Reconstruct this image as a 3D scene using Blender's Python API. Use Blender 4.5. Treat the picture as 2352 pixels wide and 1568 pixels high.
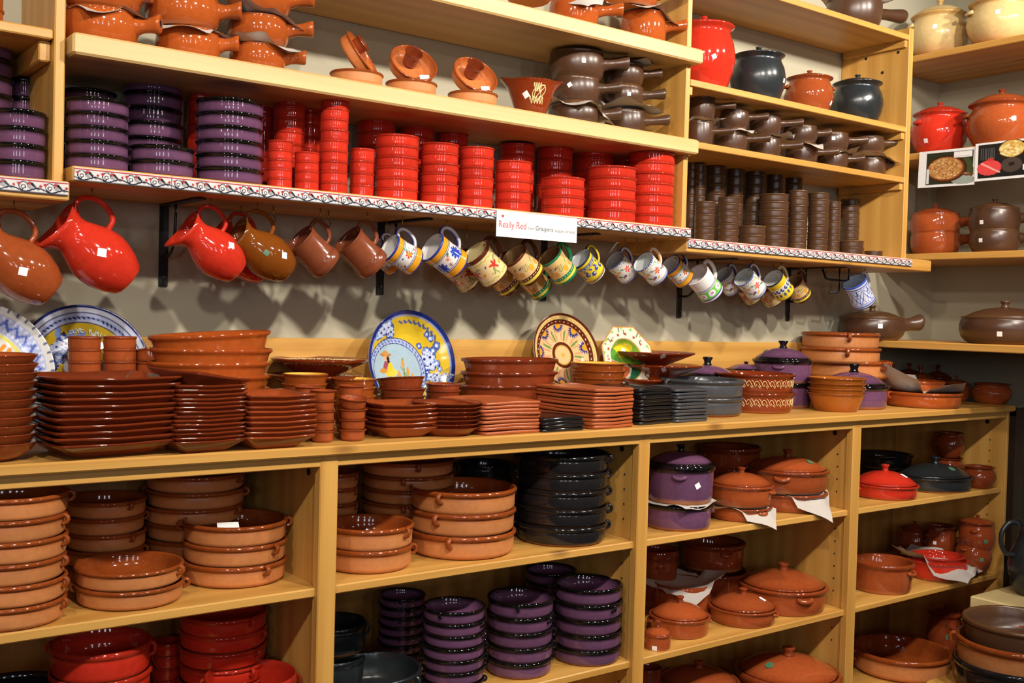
import bpy, math, random
import numpy as np
from mathutils import Matrix, Vector

SC = bpy.context.scene
for _o in list(bpy.data.objects):
    bpy.data.objects.remove(_o)

# ------------------------------------------------------------------ camera
cam_data = bpy.data.cameras.new('camera')
cam_data.sensor_width = 36.0
cam_data.lens = 36.0 * 2442.58 / 2352.0
cam_data.clip_start = 0.02
camera = bpy.data.objects.new('camera', cam_data)
SC.collection.objects.link(camera)
_r = (0.7981145, -0.6019256, 0.0264341)
_u = (-0.0062069, 0.0356571, 0.9993448)
_f = (0.6024738, 0.7977557, -0.0247223)
camera.matrix_world = Matrix(((_r[0], _u[0], -_f[0], 0.0), (_r[1], _u[1], -_f[1], -2.794896),
                              (_r[2], _u[2], -_f[2], 1.6), (0, 0, 0, 1)))
SC.camera = camera

# ------------------------------------------------------------------ world, lamps, exposure
world = bpy.data.worlds.new('shop_ambient')
SC.world = world
world.use_nodes = True
world.node_tree.nodes['Background'].inputs[0].default_value = (1.0, 0.9, 0.76, 1)
LAMP = 1.0
world.node_tree.nodes['Background'].inputs[1].default_value = 0.03
# assumed ceiling track spots of the shop, unseen behind and above the camera
for lx, ly, lz, pw, rad in ((-0.9, -2.6, 3.15, 130, .06), (0.4, -2.7, 3.2, 165, .06), (1.7, -2.6, 3.15, 180, .06), (3.0, -2.4, 3.15, 180, .06), (3.8, -1.9, 3.15, 120, .06),
                            # assumed further rows of the same lamps, added deeper in the shop for highlights
                            (-2.2, -6.0, 3.1, 18, .02), (-0.4, -6.4, 3.1, 22, .02), (1.4, -6.6, 3.1, 22, .02), (3.2, -6.2, 3.1, 22, .02), (-4.0, -4.2, 3.0, 14, .02)):
    ld = bpy.data.lights.new('assumed_track_spot', 'SPOT')
    ld.energy = pw * LAMP
    ld.color = (1.0, 0.93, 0.83)
    ld.shadow_soft_size = rad
    ld.spot_size = math.radians(100)
    ld.spot_blend = 0.6
    lo = bpy.data.objects.new('assumed_track_spot', ld)
    SC.collection.objects.link(lo)
    lo.location = (lx, ly, lz)
    tgt = Vector((lx * 0.6 + 1.05, 0.0, 2.05))
    lo.rotation_euler = (tgt - Vector((lx, ly, lz))).to_track_quat('-Z', 'Y').to_euler()
# assumed window lights, unseen at the room's far end, added for glaze highlight streaks
for wx, wy in ((-3.6, -6.2), (-2.2, -6.6), (-0.6, -6.9), (1.5, -7.0)):
    ld = bpy.data.lights.new('assumed_window_light', 'AREA')
    ld.shape = 'RECTANGLE'; ld.size = 0.34; ld.size_y = 0.9
    ld.energy = 15; ld.color = (0.86, 0.9, 1.0)
    lo = bpy.data.objects.new('assumed_window_light', ld)
    SC.collection.objects.link(lo)
    lo.location = (wx, wy, 2.2)
    lo.rotation_euler = (Vector((1.4, 0.0, 1.8)) - Vector((wx, wy, 2.2))).to_track_quat('-Z', 'Y').to_euler()
SC.view_settings.view_transform = 'Standard'
SC.view_settings.look = 'None'
SC.view_settings.gamma = 1.0
SC.view_settings.use_curve_mapping = False
SC.view_settings.exposure = -0.06

# ------------------------------------------------------------------ helpers
PI = math.pi
rnd = random.Random(7)
COLL = SC.collection

def L(h):
    h = h.lstrip('#')
    out = []
    for i in (0, 2, 4):
        c = int(h[i:i + 2], 16) / 255.0
        out.append(c / 12.92 if c <= 0.04045 else ((c + 0.055) / 1.055) ** 2.4)
    return (out[0], out[1], out[2], 1.0)

def link(o, parent=None):
    COLL.objects.link(o)
    if parent is not None:
        o.parent = parent
    return o

def tag(o, label, cat, group=None, kind=None):
    if label: o['label'] = label
    if cat: o['category'] = cat
    if group: o['group'] = group
    if kind: o['kind'] = kind
    return o

def obj(name, mesh, parent=None, loc=(0, 0, 0), rot=(0, 0, 0)):
    o = bpy.data.objects.new(name, mesh)
    link(o, parent)
    o.location = loc
    o.rotation_euler = rot
    return o

def empty(name, loc, rot=(0, 0, 0)):
    o = bpy.data.objects.new(name, None)
    link(o)
    o.empty_display_size = 0.05
    o.location = loc
    o.rotation_euler = rot
    return o

# ------------------------------------------------------------------ materials
MATS = {}
def _new(name):
    m = bpy.data.materials.new(name)
    m.use_nodes = True
    nt = m.node_tree
    return m, nt, nt.nodes['Principled BSDF']

def nd(nt, t, **kw):
    n = nt.nodes.new(t)
    for k, v in kw.items():
        setattr(n, k, v)
    return n

def mixc(nt, fac, a, b, blend='MIX'):
    n = nd(nt, 'ShaderNodeMix', data_type='RGBA', blend_type=blend)
    for s, v in ((n.inputs[0], fac), (n.inputs[6], a), (n.inputs[7], b)):
        if hasattr(v, 'is_output'): nt.links.new(v, s)
        elif isinstance(v, (int, float)): s.default_value = v
        else: s.default_value = v
    return n.outputs[2]

def math_(nt, op, a, b=None, clamp=False):
    n = nd(nt, 'ShaderNodeMath', operation=op, use_clamp=clamp)
    for s, v in ((n.inputs[0], a), (n.inputs[1], b)):
        if v is None: continue
        if hasattr(v, 'is_output'): nt.links.new(v, s)
        else: s.default_value = v
    return n.outputs[0]

def noise(nt, scale, detail=3.0, vec=None, rough=0.5):
    n = nd(nt, 'ShaderNodeTexNoise')
    n.inputs['Scale'].default_value = scale
    n.inputs['Detail'].default_value = detail
    n.inputs['Roughness'].default_value = rough
    if vec is not None: nt.links.new(vec, n.inputs['Vector'])
    return n

def objvec(nt, scl=(1, 1, 1), seed=True):
    tc = nd(nt, 'ShaderNodeTexCoord')
    mp = nd(nt, 'ShaderNodeMapping')
    mp.inputs['Scale'].default_value = scl
    nt.links.new(tc.outputs['Object'], mp.inputs['Vector'])
    if seed:
        oi = nd(nt, 'ShaderNodeObjectInfo')
        ml = nd(nt, 'ShaderNodeVectorMath', operation='SCALE')
        cx = nd(nt, 'ShaderNodeCombineXYZ')
        for i in range(3): nt.links.new(oi.outputs['Random'], cx.inputs[i])
        nt.links.new(cx.outputs[0], ml.inputs[0]); ml.inputs['Scale'].default_value = 37.0
        nt.links.new(ml.outputs[0], mp.inputs['Location'])
    return mp.outputs[0]

RAW = '#B8743F'
def ware(name, body, rim, rb=0.14, rr=0.1, var=0.18, raw=RAW, soft=0.25):
    """Glazed pottery: body colour, rim colour and raw clay foot, chosen by the mesh's 'tone' attribute."""
    if name in MATS: return MATS[name]
    m, nt, b = _new(name)
    at = nd(nt, 'ShaderNodeAttribute', attribute_name='tone')
    sp = nd(nt, 'ShaderNodeSeparateColor')
    nt.links.new(at.outputs['Color'], sp.inputs[0])
    v = objvec(nt)
    n1 = noise(nt, 22.0, 4.0, v)
    n2 = noise(nt, 70.0, 3.0, v)
    wob = math_(nt, 'MULTIPLY', math_(nt, 'SUBTRACT', n1.outputs[0], 0.5), soft)
    t = math_(nt, 'ADD', sp.outputs[0], wob, clamp=True)
    c = mixc(nt, t, L(body), L(rim))
    oi = nd(nt, 'ShaderNodeObjectInfo')
    rv = math_(nt, 'ADD', math_(nt, 'MULTIPLY', oi.outputs['Random'], 0.22), 0.89)
    nv = math_(nt, 'ADD', math_(nt, 'MULTIPLY', n2.outputs[0], var * 2), 1.0 - var)
    val = math_(nt, 'MULTIPLY', rv, nv)
    cm = nd(nt, 'ShaderNodeCombineColor')
    for i in range(3): nt.links.new(val, cm.inputs[i])
    c = mixc(nt, 1.0, c, cm.outputs[0], 'MULTIPLY')
    c = mixc(nt, sp.outputs[1], c, L(raw))
    nt.links.new(c, b.inputs['Base Color'])
    ro = nd(nt, 'ShaderNodeMix')
    nt.links.new(t, ro.inputs[0]); ro.inputs[2].default_value = rb; ro.inputs[3].default_value = rr
    ro2 = math_(nt, 'MAXIMUM', ro.outputs[0], math_(nt, 'MULTIPLY', sp.outputs[1], 0.6))
    nt.links.new(ro2, b.inputs['Roughness'])
    bp = nd(nt, 'ShaderNodeBump'); bp.inputs['Strength'].default_value = 0.06; bp.inputs['Distance'].default_value = 0.004
    nt.links.new(n1.outputs[0], bp.inputs['Height']); nt.links.new(bp.outputs[0], b.inputs['Normal'])
    MATS[name] = m
    return m

def plain(name, c, rough=0.5, metal=0.0, var=0.0):
    if name in MATS: return MATS[name]
    m, nt, b = _new(name)
    b.inputs['Roughness'].default_value = rough
    b.inputs['Metallic'].default_value = metal
    n = noise(nt, 30.0, 3.0, objvec(nt))
    ca = L(c); cb = tuple(x * (1 - var) for x in ca[:3]) + (1,)
    nt.links.new(mixc(nt, n.outputs[0], ca, cb), b.inputs['Base Color'])
    MATS[name] = m
    return m

def painted(name='painted_ceramic', rough=0.11):
    if name in MATS: return MATS[name]
    m, nt, b = _new(name)
    at = nd(nt, 'ShaderNodeAttribute', attribute_name='paint')
    n = noise(nt, 60.0, 3.0, objvec(nt))
    val = math_(nt, 'ADD', math_(nt, 'MULTIPLY', n.outputs[0], 0.2), 0.88)
    cm = nd(nt, 'ShaderNodeCombineColor')
    for i in range(3): nt.links.new(val, cm.inputs[i])
    nt.links.new(mixc(nt, 1.0, at.outputs['Color'], cm.outputs[0], 'MULTIPLY'), b.inputs['Base Color'])
    b.inputs['Roughness'].default_value = rough
    MATS[name] = m
    return m

def wood(name, axis, light, dark, knot=True, rough=0.42):
    """Pine board: long grain along one axis, growth rings, some knots."""
    if name in MATS: return MATS[name]
    m, nt, b = _new(name)
    sc = [9.0, 9.0, 9.0]; sc[axis] = 0.7
    v = objvec(nt, tuple(sc))
    n1 = noise(nt, 1.5, 4.0, v, 0.55)
    wv = nd(nt, 'ShaderNodeTexWave', wave_type='RINGS', rings_direction='XYZ'[axis])
    wv.inputs['Scale'].default_value = 0.6; wv.inputs['Distortion'].default_value = 7.0
    wv.inputs['Detail'].default_value = 2.0; wv.inputs['Detail Scale'].default_value = 0.8
    nt.links.new(v, wv.inputs['Vector'])
    sc2 = [130.0, 130.0, 130.0]; sc2[axis] = 3.0
    n2 = noise(nt, 1.0, 3.0, objvec(nt, tuple(sc2)), 0.6)
    f = math_(nt, 'ADD', math_(nt, 'MULTIPLY', wv.outputs[1], 0.28), math_(nt, 'MULTIPLY', n1.outputs[0], 0.7))
    f = math_(nt, 'ADD', math_(nt, 'MULTIPLY', f, 0.75), math_(nt, 'MULTIPLY', n2.outputs[0], 0.3))
    rp = nd(nt, 'ShaderNodeValToRGB')
    rp.color_ramp.elements[0].position = 0.25; rp.color_ramp.elements[0].color = L(light)
    rp.color_ramp.elements[1].position = 0.85; rp.color_ramp.elements[1].color = L(dark)
    nt.links.new(f, rp.inputs[0])
    c = rp.outputs[0]
    if knot:
        sk = [4.2, 4.2, 4.2]; sk[axis] = 1.9
        vo = nd(nt, 'ShaderNodeTexVoronoi')
        vo.inputs['Scale'].default_value = 1.0
        nt.links.new(objvec(nt, tuple(sk)), vo.inputs['Vector'])
        k = math_(nt, 'SUBTRACT', 1.0, math_(nt, 'MULTIPLY', vo.outputs['Distance'], 11.0), clamp=True)
        c = mixc(nt, k, c, L('#6B3D18'))
    nt.links.new(c, b.inputs['Base Color'])
    b.inputs['Roughness'].default_value = rough
    bp = nd(nt, 'ShaderNodeBump'); bp.inputs['Strength'].default_value = 0.08; bp.inputs['Distance'].default_value = 0.002
    nt.links.new(n2.outputs[0], bp.inputs['Height']); nt.links.new(bp.outputs[0], b.inputs['Normal'])
    MATS[name] = m
    return m

PL, PD = '#D9A656', '#B0782F'
WX = wood('pine_lengthwise', 0, PL, PD)
WY = wood('pine_crosswise', 1, PL, PD)
WZ = wood('pine_upright', 2, PL, PD)
WXL = wood('pine_lengthwise_lit', 0, '#DEBB7E', '#C4985A', knot=False)  # light pine, paler still with the strong upper light put into the colour
STY = {
    'red': ware('red_glaze', '#C02F1E', '#A62818', 0.09, 0.06, soft=.15),
    'purple': ware('purple_glaze', '#68435F', '#0B0B0A', 0.09, 0.05, soft=0.45),
    'brown': ware('brown_stoneware', '#4C3222', '#543821', 0.3, 0.26, var=0.12),
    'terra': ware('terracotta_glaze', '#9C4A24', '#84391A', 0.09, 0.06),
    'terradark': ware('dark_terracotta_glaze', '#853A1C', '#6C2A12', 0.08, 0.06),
    'orange': ware('orange_glaze', '#A85020', '#984418', 0.08, 0.06),
    'clay': ware('clay_and_glaze', '#C98048', '#8A4018', 0.6, 0.08, soft=0.3),
    'flat': ware('matt_terracotta', '#B05A32', '#A04E28', 0.3, 0.25),
    'black': ware('black_glaze', '#1E1C1D', '#171618', 0.14, 0.09),
    'dark': ware('dark_pot_glaze', '#262A2C', '#1C1F21', 0.26, 0.2),
    'grey': ware('slate_grey_glaze', '#47484C', '#3E3F43', 0.28, 0.22),
    'cream': ware('cream_glaze', '#D2B47C', '#B89054', 0.16, 0.14),
    'gold': ware('golden_brown_glaze', '#A45C20', '#864412', 0.08, 0.06),
    'amber': ware('amber_brown_glaze', '#7E4212', '#5A2A0C', 0.08, 0.08),
    'yellowin': ware('yellow_inside_glaze', '#96491C', '#843D14', 0.08, 0.06, raw='#D8A830'),
    'brownmug': ware('brown_mug_glaze', '#7A4028', '#68321C', 0.2, 0.15),
    'slip': ware('slip_brown_glaze', '#803214', '#6C270C', 0.09, 0.06),
}
PAPER = plain('tissue_paper', '#BFB5AC', 0.9, var=0.06)
WHITE = plain('white_card', '#F4F2F0', 0.6)
TAGM = plain('price_label_white', '#F2EEF2', 0.5)
IRON = plain('black_iron', '#141414', 0.4)
BRASS = plain('brass_hook_wire', '#B08A4A', 0.3, 0.9)
HOLE = plain('dark_hole', '#0A0706', 0.9)
PAINT = painted()
SLIPW = plain('cream_slip', '#E4CE94', 0.25)
STICK = plain('green_seal', '#5E8C6A', 0.4, var=0.5)

# ------------------------------------------------------------------ mesh builders
MC = {}
def mesh(name, V, F, mats, mi=None, tone=None, paint=None, smooth=True):
    me = bpy.data.meshes.new(name)
    me.from_pydata([tuple(v) for v in V], [], [tuple(f) for f in F])
    for m in mats: me.materials.append(m)
    if mi is not None: me.polygons.foreach_set('material_index', mi)
    if smooth is True: me.polygons.foreach_set('use_smooth', [True] * len(F))
    for nm, arr in (('tone', tone), ('paint', paint)):
        if arr is not None:
            a = me.attributes.new(nm, 'FLOAT_COLOR', 'POINT')
            a.data.foreach_set('color', np.asarray(arr, dtype=np.float32).ravel())
    me.update()
    return me

def rings_mesh(name, rings, mats, tones=None, cap0=True, cap1=True, smooth=True, mi=None, paint=None):
    """Loft through rings of equal point count; optional centre fans close both ends."""
    n = len(rings[0]); V = []; F = []; T = []
    for i, rg in enumerate(rings):
        V += list(rg)
        if tones: T += [(tones[i][0], tones[i][1], 0, 1)] * n
    for i in range(len(rings) - 1):
        a = i * n; b = a + n
        for j in range(n):
            k = (j + 1) % n
            F.append((a + j, a + k, b + k, b + j))
    if cap0:
        c = np.mean(np.array(rings[0]), 0); V.append(tuple(c)); ci = len(V) - 1
        F += [((j + 1) % n, j, ci) for j in range(n)]
        if tones: T.append((tones[0][0], tones[0][1], 0, 1))
    if cap1:
        c = np.mean(np.array(rings[-1]), 0); V.append(tuple(c)); ci = len(V) - 1
        o = (len(rings) - 1) * n
        F += [(o + j, o + (j + 1) % n, ci) for j in range(n)]
        if tones: T.append((tones[-1][0], tones[-1][1], 0, 1))
    return mesh(name, V, F, mats, mi=mi, tone=T if tones else None, paint=paint, smooth=smooth)

def circ(r, z, n, asp=1.0):
    return [(r * math.cos(2 * PI * j / n), r * asp * math.sin(2 * PI * j / n), z) for j in range(n)]

def rrect(a, b, rc, z, k=4, wob=None):
    rc = min(rc, a * 0.98, b * 0.98)
    P = []
    for q, (sx, sy) in enumerate(((1, 1), (-1, 1), (-1, -1), (1, -1))):
        for i in range(k + 1):
            t = q * PI / 2 + i / k * PI / 2
            P.append((sx * (a - rc) + rc * math.cos(t), sy * (b - rc) + rc * math.sin(t), z))
        # middle of the side that follows, so that sides can bow
        nx = ((-1, 1), (-1, -1), (1, -1), (1, 1))[q]
        e = P[-1]; s2 = (nx[0] * (a - rc) + rc * math.cos((q + 1) * PI / 2), nx[1] * (b - rc) + rc * math.sin((q + 1) * PI / 2), z)
        dz = wob if wob else 0.0
        P.append(((e[0] + s2[0]) / 2, (e[1] + s2[1]) / 2, z + dz))
    return P

def lathe(name, prof, st, R, h, n=44, asp=1.0):
    """prof rows: radius (of R), height (of h), rim tone, raw tone."""
    key = ('lathe', name, st, round(R, 4), round(h, 4), n, round(asp, 3), tuple(map(tuple, prof)))
    if key in MC: return MC[key]
    rings = [circ(max(p[0], 1e-4) * R, p[1] * h, n, asp) for p in prof]
    me = rings_mesh(name, rings, [STY[st]], [(p[2], p[3]) for p in prof])
    MC[key] = me
    return me

def tube(name, pts, rad, mats, n=10, tone=(0, 0), flat=1.0, up=(0, 0, 1)):
    P = [Vector(p) for p in pts]; m = len(P)
    if not isinstance(rad, (list, tuple)): rad = [rad] * m
    rings = []
    u = Vector(up)
    for i in range(m):
        t = (P[min(i + 1, m - 1)] - P[max(i - 1, 0)]).normalized()
        s = t.cross(u)
        if s.length < 1e-4: s = t.cross(Vector((1, 0, 0)))
        s.normalize(); w = s.cross(t).normalized()
        rings.append([tuple(P[i] + (s * math.cos(2 * PI * j / n) + w * math.sin(2 * PI * j / n) * flat) * rad[i]) for j in range(n)])
    return rings_mesh(name, rings, mats, [tone] * m)

def boxmesh(name, sx, sy, sz, mats, bev=0.0):
    """Box centred on its origin in x and y, standing on z=0, with chamfered edges."""
    key = ('box', name, round(sx, 4), round(sy, 4), round(sz, 4), mats[0].name, bev)
    if key in MC: return MC[key]
    a, b = sx / 2, sy / 2
    e = min(bev, a * 0.4, b * 0.4, sz * 0.4)
    if e <= 0:
        V = [(x, y, z) for z in (0, sz) for x, y in ((-a, -b), (a, -b), (a, b), (-a, b))]
        F = [(3, 2, 1, 0), (4, 5, 6, 7), (0, 1, 5, 4), (1, 2, 6, 5), (2, 3, 7, 6), (3, 0, 4, 7)]
    else:
        V = []
        for z, i in ((0, e), (e, 0), (sz - e, 0), (sz, e)):
            c = e
            for x, y in ((-a + i, -b + i + c), (-a + i + c, -b + i), (a - i - c, -b + i), (a - i, -b + i + c),
                         (a - i, b - i - c), (a - i - c, b - i), (-a + i + c, b - i), (-a + i, b - i - c)):
                V.append((x, y, z))
        F = [tuple(range(7, -1, -1)), tuple(range(24, 32))]
        for k in range(3):
            for j in range(8):
                F.append((k * 8 + j, k * 8 + (j + 1) % 8, k * 8 + 8 + (j + 1) % 8, k * 8 + 8 + j))
    me = mesh(name, V, F, mats, smooth=False)
    MC[key] = me
    return me

def wloc(o):
    p = Vector((0, 0, 0))
    while o is not None:
        p = p + Vector(o.location); o = o.parent
    return p

def board(name, x0, x1, y0, y1, z0, z1, m, parent=None, bev=0.003):
    """An axis-aligned board given by its extent; the parent chain is unrotated."""
    p = Vector(((x0 + x1) / 2, (y0 + y1) / 2, z0)) - wloc(parent)
    return obj(name, boxmesh(name, x1 - x0, y1 - y0, z1 - z0, [m], bev), parent, p)

# ------------------------------------------------------------------ pottery kinds
def P_ramekin(raw=0.0, rim=1.0, wide=False):
    w = rim if wide else 0.0
    return [(0.0, 0.015, 0, 1), (0.70, 0.015, 0, 1), (0.73, 0.0, 0, 1), (0.82, 0.0, 0, 1), (0.87, 0.04, 0, raw), (0.905, 0.1, 0, 0), (0.938, 0.18, 0, 0), (0.946, 0.3, 0, 0), (0.948, 0.55, 0, 0),
            (0.948, 0.68, w * .5, 0), (0.948, 0.76, w, 0), (0.95, 0.82, max(w, rim * .5), 0), (0.985, 0.855, rim, 0), (1.0, 0.90, rim, 0), (0.995, 0.96, rim, 0), (0.97, 1.0, rim, 0),
            (0.94, 0.985, rim, 0), (0.92, 0.93, rim * .8, 0), (0.91, 0.7, 0.0, 0), (0.895, 0.3, 0.0, 0), (0.83, 0.16, 0.0, 0), (0.7, 0.12, 0, 0), (0.0, 0.11, 0, 0)]

def P_cazuela(two, w=0.0):
    # two = 1: glaze only inside and over the rim, bare clay outside
    o = 1.0 if two else 0.0
    return [(0.0, 0.02, 0, 1 - o), (0.76, 0.02, 0, 1 - o), (0.80, 0.0, 0, 1 - o), (0.86, 0.01, .25 * o, 1 - o), (0.905, 0.07, .2 * o, (1 - o) * .7), (0.938, 0.14, 0.0, 0), (0.955, 0.24, 0.0, 0), (0.958, 0.56, 0.12 * o, 0),
            (0.962, 0.70, max(0.5 * o, w), 0), (0.95, 0.765, 0.95, 0), (0.97, 0.79, 1, 0), (0.995, 0.835, 1, 0), (1.003, 0.9, 1, 0), (0.99, 0.965, 1, 0), (0.965, 1.0, 1, 0),
            (0.935, 0.985, 1, 0), (0.92, 0.93, 1, 0), (0.905, 0.6, o, 0), (0.88, 0.25, o, 0), (0.8, 0.12, o, 0), (0.0, 0.1, o, 0)]

P_BOWL = [(0.0, 0.03, 0, .6), (0.40, 0.03, 0, .6), (0.42, 0.0, 0, .6), (0.48, 0.0, 0, 0), (0.62, 0.14, 0, 0), (0.77, 0.34, 0, 0), (0.88, 0.58, 0, 0), (0.95, 0.8, 0, 0), (0.985, 0.93, .8, 0),
          (1.0, 0.97, 1, 0), (0.99, 1.0, 1, 0), (0.965, 0.985, 1, 0), (0.93, 0.84, 0, 0), (0.84, 0.56, 0, 0), (0.68, 0.28, 0, 0), (0.4, 0.11, 0, 0), (0.0, 0.09, 0, 0)]
P_CONE = [(0.0, 0.02, 0, .6), (0.6, 0.02, 0, .6), (0.62, 0.0, 0, .5), (0.68, 0.0, 0, 0), (0.72, 0.04, 0, 0), (0.84, 0.45, 0, 0), (0.93, 0.82, 0, 0), (0.955, 0.9, 1, 0), (1.0, 0.95, 1, 0),
          (1.0, 0.99, 1, 0), (0.97, 1.0, 1, 0), (0.94, 0.97, .5, 0), (0.90, 0.82, 0, 0), (0.8, 0.45, 0, 0), (0.68, 0.12, 0, 0), (0.5, 0.08, 0, 0), (0.0, 0.07, 0, 0)]
P_CUP = [(0.0, 0.02, 0, .6), (0.52, 0.02, 0, .6), (0.56, 0.0, 0, .3), (0.68, 0.03, 0, 0), (0.78, 0.12, 0, 0), (0.83, 0.3, 0, 0), (0.85, 0.7, 0, 0), (0.87, 0.84, 0, 0), (0.93, 0.9, 1, 0),
         (1.0, 0.94, 1, 0), (1.0, 0.98, 1, 0), (0.95, 1.0, 1, 0), (0.87, 0.95, 1, 0), (0.8, 0.8, 0, 0), (0.77, 0.3, 0, 0), (0.6, 0.1, 0, 0), (0.0, 0.08, 0, 0)]
P_PLATE = [(0.0, 0.06, 0, .5), (0.58, 0.06, 0, .5), (0.6, 0.0, 0, .5), (0.66, 0.0, 0, 0), (0.72, 0.2, 0, 0), (0.85, 0.55, 0, 0), (0.97, 0.86, 0, 0), (1.0, 0.93, 1, 0), (0.99, 1.0, 1, 0),
           (0.95, 0.97, 1, 0), (0.82, 0.72, 0, 0), (0.7, 0.42, 0, 0), (0.55, 0.3, 0, 0), (0.0, 0.28, 0, 0)]
P_OVAL = [(0.0, 0.02, 0, 0), (0.74, 0.02, 0, 0), (0.78, 0.0, 0, 0), (0.82, 0.05, 0, 0), (0.88, 0.4, 0, 0), (0.93, 0.75, 0, 0), (0.95, 0.84, .5, 0), (0.995, 0.88, 1, 0), (1.0, 0.95, 1, 0), (0.98, 1.0, 1, 0),
          (0.94, 0.98, 1, 0), (0.9, 0.85, .3, 0), (0.84, 0.4, 0, 0), (0.76, 0.12, 0, 0), (0.0, 0.09, 0, 0)]
P_PAN = [(0.0, 0.02, 0, 1), (0.7, 0.02, 0, 1), (0.74, 0.0, 0, 1), (0.77, 0.02, 0, .6), (0.86, 0.1, 0, 0), (0.945, 0.26, 0, 0), (0.995, 0.5, 0, 0), (0.99, 0.7, 0, 0), (0.955, 0.87, 0, 0), (0.935, 0.92, .5, 0), (0.955, 0.96, 1, 0),
         (0.945, 0.99, 1, 0), (0.91, 1.0, 1, 0), (0.88, 0.97, 1, 0), (0.88, 0.88, 0, 0), (0.92, 0.68, 0, 0), (0.93, 0.5, 0, 0), (0.86, 0.25, 0, 0), (0.7, 0.1, 0, 0), (0.0, 0.08, 0, 0)]
P_POT = [(0.0, 0.02, 0, 1), (0.6, 0.02, 0, 1), (0.63, 0.0, 0, 1), (0.69, 0.02, 0, .8), (0.79, 0.12, 0, .35), (0.92, 0.3, 0, 0), (0.99, 0.47, 0, 0), (0.985, 0.58, 0, 0), (0.93, 0.73, 0, 0), (0.85, 0.83, 0, 0), (0.81, 0.885, .3, 0),
         (0.84, 0.93, .8, 0), (0.93, 0.96, 1, 0), (0.95, 0.985, 1, 0), (0.9, 1.0, 1, 0), (0.8, 0.985, 1, 0), (0.75, 0.92, 0, 0), (0.78, 0.84, 0, 0), (0.9, 0.6, 0, 0), (0.88, 0.4, 0, 0), (0.65, 0.1, 0, 0), (0.0, 0.07, 0, 0)]
P_POT_PLAIN = [(p[0], p[1], p[2], p[3] if p[1] < .015 else 0.0) for p in P_POT]
P_CASS = [(0.0, 0.02, 0, 1), (0.8, 0.02, 0, 1), (0.84, 0.0, 0, 1), (0.87, 0.02, 0, 1), (0.9, 0.09, 0, .6), (0.92, 0.14, 0, 0), (0.93, 0.5, 0, 0), (0.935, 0.76, 0, 0), (0.94, 0.82, .8, 0), (0.985, 0.86, 1, 0), (1.0, 0.92, 1, 0), (0.99, 0.98, 1, 0),
          (0.96, 1.0, 1, 0), (0.92, 0.99, 1, 0), (0.89, 0.93, .6, 0), (0.875, 0.5, 0, 0), (0.84, 0.14, 0, 0), (0.0, 0.09, 0, 0)]

def P_lid(rim):
    # radius of R, height of lid height; underside then dome, ending under the knob
    return [(0.0, 0.0, 0, 0), (0.8, -0.02, 0, 0), (0.93, 0.0, rim, 0), (0.96, 0.04, rim, 0), (0.965, 0.13, rim, 0), (0.94, 0.19, rim, 0), (0.88, 0.29, rim * .3, 0), (0.77, 0.49, 0, 0), (0.6, 0.72, 0, 0),
            (0.4, 0.89, 0, 0), (0.2, 0.98, 0, 0), (0.0, 1.0, 0, 0)]
P_KNOB = [(0.0, 0.0, 1, 0), (1.0, 0.0, 1, 0), (0.78, 0.16, 1, 0), (0.7, 0.4, 1, 0), (0.85, 0.62, 1, 0), (1.06, 0.8, 1, 0), (1.08, 0.92, 1, 0), (0.95, 1.0, 1, 0), (0.72, 1.0, 1, 0), (0.55, 0.9, 1, 0), (0.0, 0.86, 1, 0)]

def strap(st, R, h):
    """Small upright strap handle from the rim down to the wall; sits at angle 0."""
    key = ('strap', st, round(R, 4), round(h, 4))
    if key in MC: return MC[key]
    pts = [(R * .97, 0, h * .93), (R * 1.03, 0, h * .92), (R * 1.065, 0, h * .84), (R * 1.07, 0, h * .72), (R * 1.045, 0, h * .61), (R * 1.0, 0, h * .56), (R * .94, 0, h * .53)]
    rad = [R * .036] * 7
    n = 10; rings = []
    for i, p in enumerate(pts):
        a = Vector(pts[min(i + 1, 6)]) - Vector(pts[max(i - 1, 0)]); a.normalize()
        w = Vector((-a.z, 0, a.x))
        wd = R * (.062 if i in (0, 6) else .05)
        rings.append([tuple(Vector(p) + Vector((0, 1, 0)) * wd * math.cos(2 * PI * j / n) + w * R * .036 * math.sin(2 * PI * j / n)) for j in range(n)])
    me = rings_mesh('handle', rings, [STY[st]], [(1, 0)] * 7)
    MC[key] = me
    return me

def ear(st, R, z, size=0.17, fat=0.045, out=1.0, tone=1.0):
    """Small loop handle, bent from the rim out and back again; sits at angle 0."""
    key = ('ear', st, round(R, 4), round(z, 4), size, fat, out, tone)
    if key in MC: return MC[key]
    pts = []
    for i in range(9):
        t = -PI / 2 + PI * i / 8
        pts.append((R * (0.955 + size * 0.75 * out * math.cos(t)), R * size * math.sin(t), z - R * 0.05 * math.cos(t)))
    rad = [R * fat * (1.25 - 0.25 * math.sin(PI * i / 8)) for i in range(9)]
    me = tube('handle', pts, rad, [STY[st]], 8, (tone, 0))
    MC[key] = me
    return me

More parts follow.
